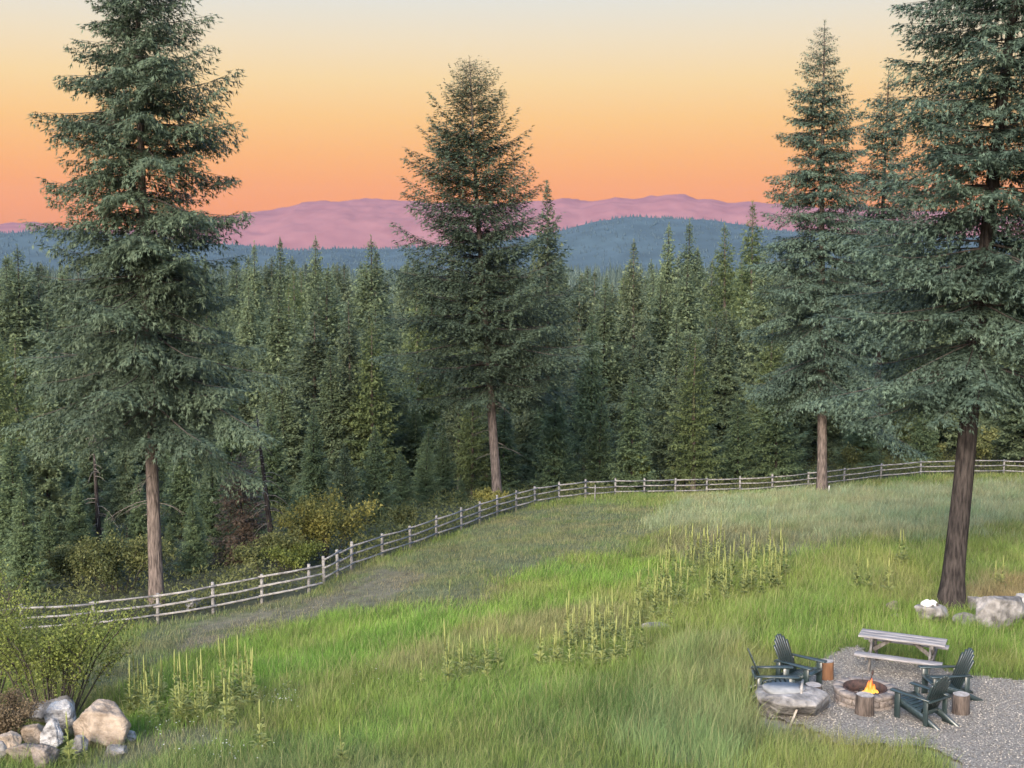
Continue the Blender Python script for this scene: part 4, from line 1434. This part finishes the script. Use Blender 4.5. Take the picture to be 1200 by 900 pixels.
# white hollow ornament on the rounded rock
sk = empty("skull_ornament", (pk[0] - 0.03, pk[1] - 0.10, pk[2] + 0.40 * KS), 0.35, "small bleached white skull like ornament sitting on the rounded grey rock", "ornament")
sk.scale = (KS, KS, KS)


def blob(size, loc, seed, mat, name, parent, nz=0.10):
    bm = bmesh.new()
    bmesh.ops.create_icosphere(bm, subdivisions=3, radius=1)
    for v_ in bm.verts:
        c_ = v_.co
        k_ = 1 + nz * (math.sin(3 * c_.x + seed) * math.cos(4 * c_.y) + 0.5 * math.sin(5 * c_.z + seed))
        v_.co = Vector((c_.x * size[0] * k_, c_.y * size[1] * k_, c_.z * size[2] * k_))
    mb = MB()
    mb.bm(bm, None, Vector(loc))
    return mb.build(name, M[mat], parent, True)


blob((0.17, 0.17, 0.16), (-0.09, 0, 0.15), 1, "white", "cranium", sk)
blob((0.15, 0.14, 0.15), (0.12, -0.03, 0.13), 3, "white", "muzzle", sk)
blob((0.05, 0.035, 0.055), (0.17, -0.155, 0.16), 3, "hollow", "eye_socket", sk, 0.02)
blob((0.035, 0.03, 0.05), (0.015, -0.165, 0.13), 3, "hollow", "eye_socket", sk, 0.02)

# flat topped boulder beside the pit
pb = ghit(931, 838)
bo = rock("boulder", pb, (1.72, 1.5, 0.72), "rock_grey", "broad flat topped boulder with a smooth grey top face, left of the fire pit", 62, 0.15, 0.14, (0, 0.02), 8, 0.05)
mb = MB()
ol = [(math.cos(a) * (0.52 + 0.05 * math.sin(3 * a + 1)), math.sin(a) * (0.36 + 0.04 * math.cos(2 * a))) for a in np.linspace(0, 2 * PI, 28, endpoint=False)]
mb.prism(ol, 0.07)
sl = mb.build("top_slab", M["rock_slab"])
bpy.context.view_layer.update()
sl.parent = bo
sl.matrix_parent_inverse = Matrix.Identity(4)
sl.location = (-0.26, -0.05, 0.235)
sl.scale = (0.8, 0.95, 1)
mb = MB()
mb.tube([(0.20, 0.20, 0.57), (0.10, -0.12, 0.55), (0.02, -0.42, 0.47), (-0.12, -0.64, 0.25), (-0.30, -0.85, -0.02)], [0.026, 0.028, 0.026, 0.024, 0.018], 8)
st = mb.build("stick", M["stick"], None, True)
st.location = pb
tag(st, "pale bent stick leaning over the flat topped boulder", "stick")

# ------------------------------------------------------------------ fire pit
pit = ghit(1013, 827)
root = empty("fire_pit", pit, 0.2, "round fire pit of tumbled grey brown blocks with a flat cap ring", "fire pit")
root.scale = (KS, KS, KS)


def arc_block(mb, r0, r1, a0, a1, z0, z1, rr):
    j = lambda k: rr.uniform(-k, k)
    vs = []
    m = 3
    bm = bmesh.new()
    R0, R1 = r0 + j(.008), r1 + j(.014)
    grid = []
    for a in np.linspace(a0, a1, m):
        grid.append([bm.verts.new((math.cos(a) * r, math.sin(a) * r, z)) for r, z in ((R0, z0), (R1, z0), (R1, z1 + j(.004)), (R0, z1))])
    for i in range(m - 1):
        for k in range(4):
            bm.faces.new([grid[i][k], grid[i][(k + 1) % 4], grid[i + 1][(k + 1) % 4], grid[i + 1][k]])
    bm.faces.new(grid[0][::-1])
    bm.faces.new(grid[-1])
    bmesh.ops.recalc_face_normals(bm, faces=bm.faces[:])
    bmesh.ops.bevel(bm, geom=[e for e in bm.edges if e.calc_face_angle(0) > 0.6], offset=0.012, segments=1, affect='EDGES')
    mb.bm(bm)


rr = random.Random(9)
for c, (z0, z1) in enumerate(((-0.06, 0.115), (0.125, 0.27))):
    mb = MB()
    nb_ = 14
    for i in range(nb_):
        a0 = 2 * PI * (i + 0.5 * c) / nb_
        arc_block(mb, 0.50, 0.735, a0 + 0.012 + (0.03 if c == 0 else 0), a0 + 2 * PI / nb_ - 0.012, z0, z1, rr)
    mb.build("block_course", M["stone_block"], root)
mb = MB()
for i in range(12):
    a0 = 2 * PI * (i + 0.25) / 12
    arc_block(mb, 0.525, 0.765, a0 + 0.008, a0 + 2 * PI / 12 - 0.008, 0.28, 0.385, rr)
mb.build("cap_ring", M["stone_block"], root)
mb = MB()
nn = 40
for i in range(nn):
    a0, a1 = 2 * PI * i / nn, 2 * PI * (i + 1) / nn
    b = mb._add([(math.cos(a) * r, math.sin(a) * r, z) for a in (a0, a1) for r, z in ((0.515, 0.02), (0.515, 0.395), (0.495, 0.395), (0.495, 0.02))])
    for k in range(4):
        mb.f4.append([b + k, b + (k + 1) % 4, b + 4 + (k + 1) % 4, b + 4 + k])
mb.build("steel_liner", M["iron"], root)
mb = MB()
b0 = mb._add([(0, 0, 0.09)])
rings = 5
for r_i in range(1, rings + 1):
    mb._add([(math.cos(a) * 0.492 * r_i / rings, math.sin(a) * 0.492 * r_i / rings, 0.09 - 0.03 * (r_i / rings) + rr.uniform(-.012, .012)) for a in np.linspace(0, 2 * PI, 24, endpoint=False)])
for k in range(24):
    mb.f3.append([b0, b0 + 1 + k, b0 + 1 + (k + 1) % 24])
for r_i in range(rings - 1):
    for k in range(24):
        a = b0 + 1 + r_i * 24 + k
        c = b0 + 1 + r_i * 24 + (k + 1) % 24
        mb.f4.append([a, a + 24, c + 24, c])
mb.build("ash_bed", M["ash"], root, True)
FP = Vector((pit[0] + 0.10, pit[1] - 0.06, pit[2]))
for i, (a, z, l, lab) in enumerate([(0.3, 0.17, 0.62, "charred log lying under the flames, lowest on the ash"), (1.5, 0.22, 0.55, "charred log crossing the lower one towards the back"), (2.6, 0.26, 0.5, "burning log resting on top of the others")]):
    mb = MB()
    d_ = Vector((math.cos(a), math.sin(a), 0.10 if i else 0)) * l / 2
    mb.tube([-d_, Vector((0, 0, 0.01)), d_], [0.05, 0.055, 0.045], 8)
    o = mb.build("firewood_log", M["charred"], None, True)
    o.location = FP + Vector((0, 0.06, (z - 0.02) * KS))
    o.scale = (KS, KS, KS)
    tag(o, lab, "log", "firewood in the pit")
# flames
fl = empty("flame", FP + Vector((0, 0, 0.20)), 0, "small orange campfire flame burning in the fire pit", "flame")
fl.scale = (KS * 0.92, KS * 0.9, KS * 0.88)
rr = random.Random(12)
for i, (x_, y_, h_, w_) in enumerate([(0.0, 0, 0.44, .105), (-0.10, .03, 0.27, .08), (0.10, .02, 0.28, .08), (-0.17, -.02, 0.14, .06), (0.17, -0.01, 0.16, .065), (0.05, -.06, 0.22, .07), (-0.05, .06, 0.36, .06), (0.21, 0.03, 0.09, 0.05), (-.23, .02, .09, .05)]):
    mb = MB()
    ph = rr.uniform(0, 6)
    n_p = 9
    pts_, rad_ = [], []
    for k in range(n_p):
        f = k / (n_p - 1)
        pts_.append((x_ * (1 - 0.35 * f) + 0.035 * math.sin(ph + 5 * f) * f, y_ + 0.03 * math.cos(ph + 4 * f) * f, h_ * f))
        rad_.append(max(w_ * (0.55 + 1.6 * f) * (1 - f) ** 1.15, 0.003) if k else w_ * 0.45)
    mb.tube(pts_, rad_, 9)
    mb.build("flame_tongue", M["flame"], fl, True)
mb = MB()
mb.tube([(0, 0, 0.10), (0.10, 0.12, 0.38), (0.17, 0.20, 0.58)], 0.016, 7)
mb.tube([(0.17, 0.20, 0.56), (0.19, 0.22, 0.66)], 0.028, 7)
o = mb.build("fire_poker", M["iron"], None, True)
o.location = (pit[0] + 0.10, pit[1] + 0.17, pit[2])
o.scale = (KS, KS, KS)
tag(o, "dark iron poker leaning on the back rim of the fire pit", "poker")


# ------------------------------------------------------------------ stumps
def stump(p, r, h, mat, label, seed):
    rr = random.Random(seed)
    root = empty("log_stump", p, rr.uniform(0, 6), label, "stump", "log stump side tables")
    r, h = r * KS, h * KS
    mb = MB()
    n_ = 20
    ph = rr.uniform(0, 6)
    prof = [1 + 0.05 * math.sin(2 * a + ph) + 0.03 * math.sin(5 * a + 2 * ph) + rr.uniform(-.012, .012) for a in np.linspace(0, 2 * PI, n_, endpoint=False)]
    levels = [(-0.05, 1.05), (h * 0.3, 1.0), (h * 0.7, 0.98), (h - 0.012, 0.97), (h, 0.93)]
    b0 = 0
    for z_, s_ in levels:
        mb._add([(math.cos(2 * PI * k / n_) * r * s_ * prof[k], math.sin(2 * PI * k / n_) * r * s_ * prof[k], z_) for k in range(n_)])
    for i in range(len(levels) - 1):
        for k in range(n_):
            mb.f4.append([i * n_ + k, i * n_ + (k + 1) % n_, (i + 1) * n_ + (k + 1) % n_, (i + 1) * n_ + k])
    mb.build("bark", M[mat], root, True)
    mb = MB()
    c = mb._add([(0, 0, h + 0.003)])
    mb._add([(math.cos(2 * PI * k / n_) * r * 0.92 * prof[k], math.sin(2 * PI * k / n_) * r * 0.92 * prof[k], h + 0.003) for k in range(n_)])
    for k in range(n_):
        mb.f3.append([c, c + 1 + k, c + 1 + (k + 1) % n_])
    mb.build("cut_face", M["stump_cut"], root)


stump(ghit(1013, 841), 0.215, 0.47, "stump_bark", "dark barked log stump standing in front of the fire pit", 1)
stump(ghit(1125.5, 840), 0.205, 0.47, "stump_bark", "log stump with pale cut top behind the near right chair", 2)
stump(ghit(968, 799), 0.19, 0.47, "stump_peeled", "peeled orange brown log stump beside the tall backed left chair", 3)
stump(ghit(953, 822), 0.21, 0.34, "stump_bark", "low stump with a grey top behind the flat boulder", 4)


# ------------------------------------------------------------------ adirondack chairs
def make_chair(label):
    root = empty("adirondack_chair", (0, 0, 0), 0, label, "chair", "dark green garden chairs round the fire pit")
    m = M["chair"]
    # long side boards: front leg top to the ground at the back
    for s in (-1, 1):
        mb = MB()
        mb.prism([(0.34, 0.27), (0.36, 0.385), (0.22, 0.40), (-0.30, 0.235), (-0.72, 0.03), (-0.74, -0.02), (-0.56, -0.02), (-0.22, 0.12)], 0.035,
                 Matrix(((0, 0, 1), (1, 0, 0), (0, 1, 0))), Vector((s * 0.262, 0, 0)))
        mb.build("side_rail", m, root)
        mb = MB()
        mb.box((s * 0.30, 0.30, 0.26), (0.035, 0.125, 0.56))
        mb.build("front_leg", m, root)
        mb = MB()
        mb.box((s * 0.30, -0.36, 0.26), (0.035, 0.10, 0.56))
        mb.build("back_post", m, root)
        mb = MB()
        mb.prism([(s * 0.235, 0.42), (s * 0.25, 0.445), (s * 0.37, 0.445), (s * 0.395, 0.40), (s * 0.385, 0.22), (s * 0.345, -0.10), (s * 0.335, -0.44), (s * 0.255, -0.44), (s * 0.25, 0.0)], 0.026, None, Vector((0, 0, 0.556)))
        mb.build("armrest", m, root)
    mb = MB()
    for i in range(7):
        f = i / 6
        y_ = 0.36 - 0.54 * f
        z_ = 0.405 - 0.165 * f + (0.0 if i else -0.012)
        mb.box((0, y_, z_), (0.56, 0.074, 0.022), Matrix.Rotation(0.30 if i else -0.2, 3, 'X'))
    mb.build("seat", m, root)
    mb = MB()
    by0, bz0, by1, bz1 = -0.20, 0.20, -0.55, 1.03
    ax = Vector((0, by1 - by0, bz1 - bz0))
    Lb = ax.length
    ax.normalize()
    nrm_ = Vector((1, 0, 0)).cross(ax)
    Mx = Matrix((Vector((1, 0, 0)), ax, nrm_)).transposed()
    hts = [0.80, 0.91, 0.98, 1.0, 0.98, 0.91, 0.80]
    for i in range(7):
        x0 = (i - 3) * 0.072
        x1 = (i - 3) * 0.088
        w0, w1 = 0.032, 0.040
        T = Lb * hts[i]
        rnd_ = [(x1 + w1, T - 0.02), (x1 + w1 * 0.6, T + 0.012), (x1, T + 0.02), (x1 - w1 * 0.6, T + 0.012), (x1 - w1, T - 0.02)]
        mb.prism([(x0 - w0, 0), (x0 + w0, 0)] + rnd_, 0.022, Mx, Vector((0, by0, bz0)))
    mb.build("backrest", m, root)
    mb = MB()
    mb.box((0, -0.425, 0.528), (0.66, 0.075, 0.028))
    mb.box((0, -0.245, 0.225), (0.49, 0.03, 0.09))
    mb.build("back_brace", m, root)
    return root


def face(p, tgt):
    return math.atan2(tgt[1] - p[1], tgt[0] - p[0]) - PI / 2


c1 = make_chair("dark green slatted chair with a tall back, beside the peeled stump")
pA = ghit(937, 808)
c1.location = pA
c1.rotation_euler = (0, 0, face(pA, pit) + 0.10)
c2 = copy_tree(c1)
c2["label"] = "dark green slatted chair seen side on, just behind the flat topped boulder"
pB = ghit(907, 822)
c2.location = pB
c2.rotation_euler = (0, 0, -PI / 2 - 0.02)
c3 = copy_tree(c1)
c3["label"] = "dark green slatted chair right of the fire pit with its front slats showing"
pC = ghit(1106, 821)
c3.location = pC
c3.rotation_euler = (0, 0, PI / 2 + 0.05)
c4 = copy_tree(c1)
c4["label"] = "dark green slatted chair seen from behind, nearest to the bottom edge"
pD = ghit(1077, 847)
c4.location = pD
c4.rotation_euler = (0, 0, face(pD, pit) + 0.0)

# ------------------------------------------------------------------ picnic table
ZT = g1(*hit(1057, 785)[:2]) + GRAVEL_LIFT
PT = []
for u, v in [(1007, 745), (1099, 757.5), (1110, 748), (1017, 737)]:
    r_ = ray(u, v)
    tt_ = (ZT + 0.76 - CAM_Z) / r_[2]
    PT.append(CC + tt_ * r_)
PT = np.array(PT)
print("table corners", PT.round(2), np.linalg.norm(PT[1] - PT[0]), np.linalg.norm(PT[3] - PT[0]))
tcen = PT.mean(0)
dx_ = (PT[1] - PT[0] + PT[2] - PT[3]) / 2
tyaw = math.atan2(dx_[1], dx_[0])
TL = float(np.linalg.norm(dx_))
tb_z = g1(tcen[0], tcen[1])
TL = 1.88
tab = empty("picnic_table", (tcen[0], tcen[1], ZT), tyaw, "weathered grey picnic table with two attached benches", "picnic table")
TW = 0.58
for i in range(3):
    mb = MB()
    mb.box((0, (i - 1) * (TW / 3 + 0.004), 0.745), (TL, TW / 3 - 0.012, 0.04))
    mb.build("top_board", M["wood_table"], tab)
for s in (-1, 1):
    mb = MB()
    mb.box((0, s * 0.66, 0.45), (TL, 0.26, 0.042))
    mb.build("bench_seat", M["wood_table"], tab)
    xq = s * (TL / 2 - 0.30)
    for t_ in (-1, 1):
        mb = MB()
        mb.bar((xq, t_ * 0.60, -0.03), (xq, t_ * 0.20, 0.722), 0.125, 0.05, (1, 0, 0))
        mb.build("leg", M["table_frame"], tab)
    mb = MB()
    mb.box((xq + s * 0.043, 0, 0.385), (0.04, 1.52, 0.09))
    mb.build("bench_support", M["table_frame"], tab)
    mb = MB()
    mb.box((xq + s * 0.043, 0, 0.68), (0.04, 0.60, 0.085))
    mb.build("top_support", M["table_frame"], tab)
    mb = MB()
    mb.bar((xq - s * 0.0, 0, 0.38), (s * 0.22, 0, 0.70), 0.09, 0.045, (0, 1, 0))
    mb.build("diagonal_brace", M["table_frame"], tab)

# ------------------------------------------------------------------ mulleins
def make_mullein(seed, H, leaves=True):
    rr = np.random.default_rng(seed)
    root = bpy.data.objects.new("mullein_plant", None)
    link(root)
    mb = MB()
    mb.tube([(0, 0, -0.05), (0.01, 0.0, H * 0.45), (0.02, 0.01, H * 0.62)], [0.018, 0.015, 0.013], 6, False)
    o = mb.build("stalk", M["mullein"], root)
    a = o.data.attributes.new("tint", 'FLOAT', 'POINT'); a.data.foreach_set("value", np.full(len(o.data.vertices), 0.4, np.float32))
    mb = MB()
    mb.tube([(0.02, 0.01, H * 0.60), (0.022, 0.01, H * 0.76), (0.025, 0.012, H * 0.90), (0.028, 0.014, H)], [0.014, 0.020, 0.017, 0.005], 7)
    o = mb.build("flower_spike", M["mullein"], root)
    a = o.data.attributes.new("tint", 'FLOAT', 'POINT'); a.data.foreach_set("value", rr.uniform(0.4, 1.0, len(o.data.vertices)).astype(np.float32))
    n = 54
    hz = rr.uniform(0, 1, n) ** 1.25 * H * 0.80
    az_ = rr.uniform(0, 2 * PI, n)
    LL = (0.34 * (1 - hz / (H * 0.85)) + 0.06) * rr.uniform(0.7, 1.1, n) * min(1, H / 1.2)
    d_ = np.stack([np.cos(az_), np.sin(az_), 0.75 + 0.9 * hz / H], 1)
    bs = np.stack([0 * hz, 0 * hz, hz], 1)
    # two-segment drooping leaves
    d_ = norm(d_)
    s_ = norm(np.cross(d_, [0, 0, 1.0]))
    mid_ = bs + d_ * (LL * 0.5)[:, None]
    tp = bs + d_ * LL[:, None] - np.array([0, 0, 1.0]) * (LL * 0.36)[:, None]
    w_ = s_ * (LL * 0.15)[:, None]
    LV = np.stack([bs, mid_ + w_, tp, mid_ - w_], 1).reshape(-1, 3)
    mesh_np("leaves", LV, [np.arange(n * 4).reshape(-1, 4)], M["mullein"], root, attrs={"tint": np.repeat(rr.uniform(0.2, 0.9, n), 4)})
    return root


protoM = [make_mullein(200 + i, h) for i, h in enumerate((1.5, 1.25, 1.05, 1.65, 0.9))]
usedM = [False] * 5
rnd = random.Random(31)


def mull(u, v, H=None, label=None, k=None):
    p = hit(u, v)
    k = rnd.randrange(5) if k is None else k
    base_h = (1.5, 1.25, 1.05, 1.65, 0.9)[k]
    H = H * KS if H else base_h * KS * rnd.uniform(0.8, 1.15)
    o = protoM[k] if not usedM[k] else copy_tree(protoM[k])
    usedM[k] = True
    s = H / base_h
    o.location = p
    o.scale = (s, s, s)
    o.rotation_euler = (rnd.uniform(-.06, .06), rnd.uniform(-.06, .06), rnd.uniform(0, 6.28))
    tag(o, label, "mullein", "mullein stalks in the meadow")


for (u, v, H, lab) in [(525, 808, 1.45, "tall mullein standing alone with grey leaves left of the pair near the meadow centre"), (570, 800, 1.3, "shorter mullein clump right of the lone tall one"), (305, 882, 1.25, "pale leafy mullein standing alone near the bottom edge, left of centre"),
                       (401, 897, 0.95, "small mullein cut by the bottom edge"), (82, 893, 1.15, "yellow green mullein growing in front of the rock pile"), (99, 893, 0.7, "short mullein beside the taller one before the rock pile"),
                       (632, 782, 1.2, "single thin mullein left of the broad leaved group"), (265, 852, 1.2, "mullein standing at the right end of the lower left mullein stand"), (655, 780, 1.0, "broad leaved mullein with large drooping leaves"),
                       (525, 716, 1.2, "thin pale mullein in the grey path area"), (338, 815, 0.8, "dark green mullein at the left of the daisies"), (1041, 697, 1.3, "dark dead mullein stalk left of the massive trunk"), (785, 735, 1.0, "leafy mullein beside the low grey stone")]:
    mull(u, v, H, lab)


def stand(n, poly, where):
    us = [p_[0] for p_ in poly]
    vs = [p_[1] for p_ in poly]
    c = 0
    while c < n:
        u, v = rnd.uniform(min(us), max(us)), rnd.uniform(min(vs), max(vs))
        if in_poly(np.array([u]), np.array([v]), poly)[0]:
            mull(u, v, None, f"pale green mullein spike {where}")
            c += 1


stand(70, [(740, 742), (745, 700), (800, 668), (930, 668), (945, 690), (880, 702), (820, 715), (780, 740)], "in the dense stand in the middle of the meadow")
stand(22, [(640, 788), (650, 760), (740, 748), (765, 765), (740, 785)], "in the open group below the dense stand")
stand(26, [(770, 664), (790, 646), (900, 652), (930, 664), (850, 668)], "in the thin far row above the dense stand")
stand(46, [(130, 855), (170, 815), (290, 808), (310, 830), (250, 848)], "in the lower left stand beside the shrub")
stand(24, [(600, 760), (760, 705), (800, 715), (690, 770)], "loosely scattered between the dense stand and the open group")
stand(8, [(480, 800), (590, 770), (600, 790), (500, 812)], "scattered left of the open group")
stand(10, [(960, 700), (1090, 640), (1200, 650), (1200, 690), (1100, 690)], "scattered in the grass near the massive trunk")

# daisies: small white flower heads scattered in two patches, uncountable
fl_pts = []
for (cu, cv_, ru, rv, n_) in [(294, 746, 16, 7, 60), (325, 828, 36, 12, 110), (430, 800, 40, 16, 25), (210, 862, 60, 10, 50), (260, 890, 60, 10, 60), (350, 720, 40, 10, 26), (870, 640, 60, 8, 24)]:
    for _ in range(int(n_ * 0.6)):
        fl_pts.append((cu + rnd.gauss(0, 0.5) * ru, cv_ + rnd.gauss(0, 0.5) * rv))
FV, FF = [], []
for u, v in fl_pts:
    p = Vector(hit(u, v)) + Vector((0, 0, rnd.uniform(0.14, 0.34)))
    r_ = rnd.uniform(0.009, 0.017)
    t1_ = Vector((1, 0, rnd.uniform(-.3, .3))); t2_ = Vector((0, 1, rnd.uniform(-.5, .1)))
    b0 = len(FV)
    FV.append(p + Vector((0, 0, -0.006)))
    for k in range(7):
        FV.append(p + (t1_ * math.cos(k * 2 * PI / 7) + t2_ * math.sin(k * 2 * PI / 7)) * r_)
    for k in range(7):
        FF.append([b0, b0 + 1 + k, b0 + 1 + (k + 1) % 7])
o = mesh_np("wild_daisies", np.array([list(v_) for v_ in FV]), [np.array(FF)], M["petal"])
tag(o, "tiny white daisies sprinkled in loose patches of the meadow", "flowers", kind="stuff")

# ------------------------------------------------------------------ haze
hz_m = bpy.data.materials.new("haze_air")
hz_m.use_nodes = True
hn, hl = hz_m.node_tree.nodes, hz_m.node_tree.links
hn.clear()
ho = hn.new("ShaderNodeOutputMaterial")
pvn = hn.new("ShaderNodeVolumePrincipled")
pvn.inputs["Color"].default_value = (0.33, 0.50, 0.78, 1)
pvn.inputs["Density"].default_value = 0.3e-4
pvn.inputs["Anisotropy"].default_value = 0.0
hl.new(pvn.outputs[0], ho.inputs["Volume"])
mb = MB()
bx0, bx1, by0, by1, bz0, bz1 = -5600, 5600, -500, 5600, -45, 300
b = mb._add([(x_, y_, z_) for z_ in (bz0, bz1) for x_, y_ in ((bx0, by0), (bx1, by0), (bx1, by1), (bx0, by1))])
mb.f4 += [[0, 3, 2, 1], [4, 5, 6, 7], [0, 1, 5, 4], [1, 2, 6, 5], [2, 3, 7, 6], [3, 0, 4, 7]]
hz = mb.build("haze", hz_m)
tag(hz, "thin blue evening haze over the valley", "haze", kind="stuff")
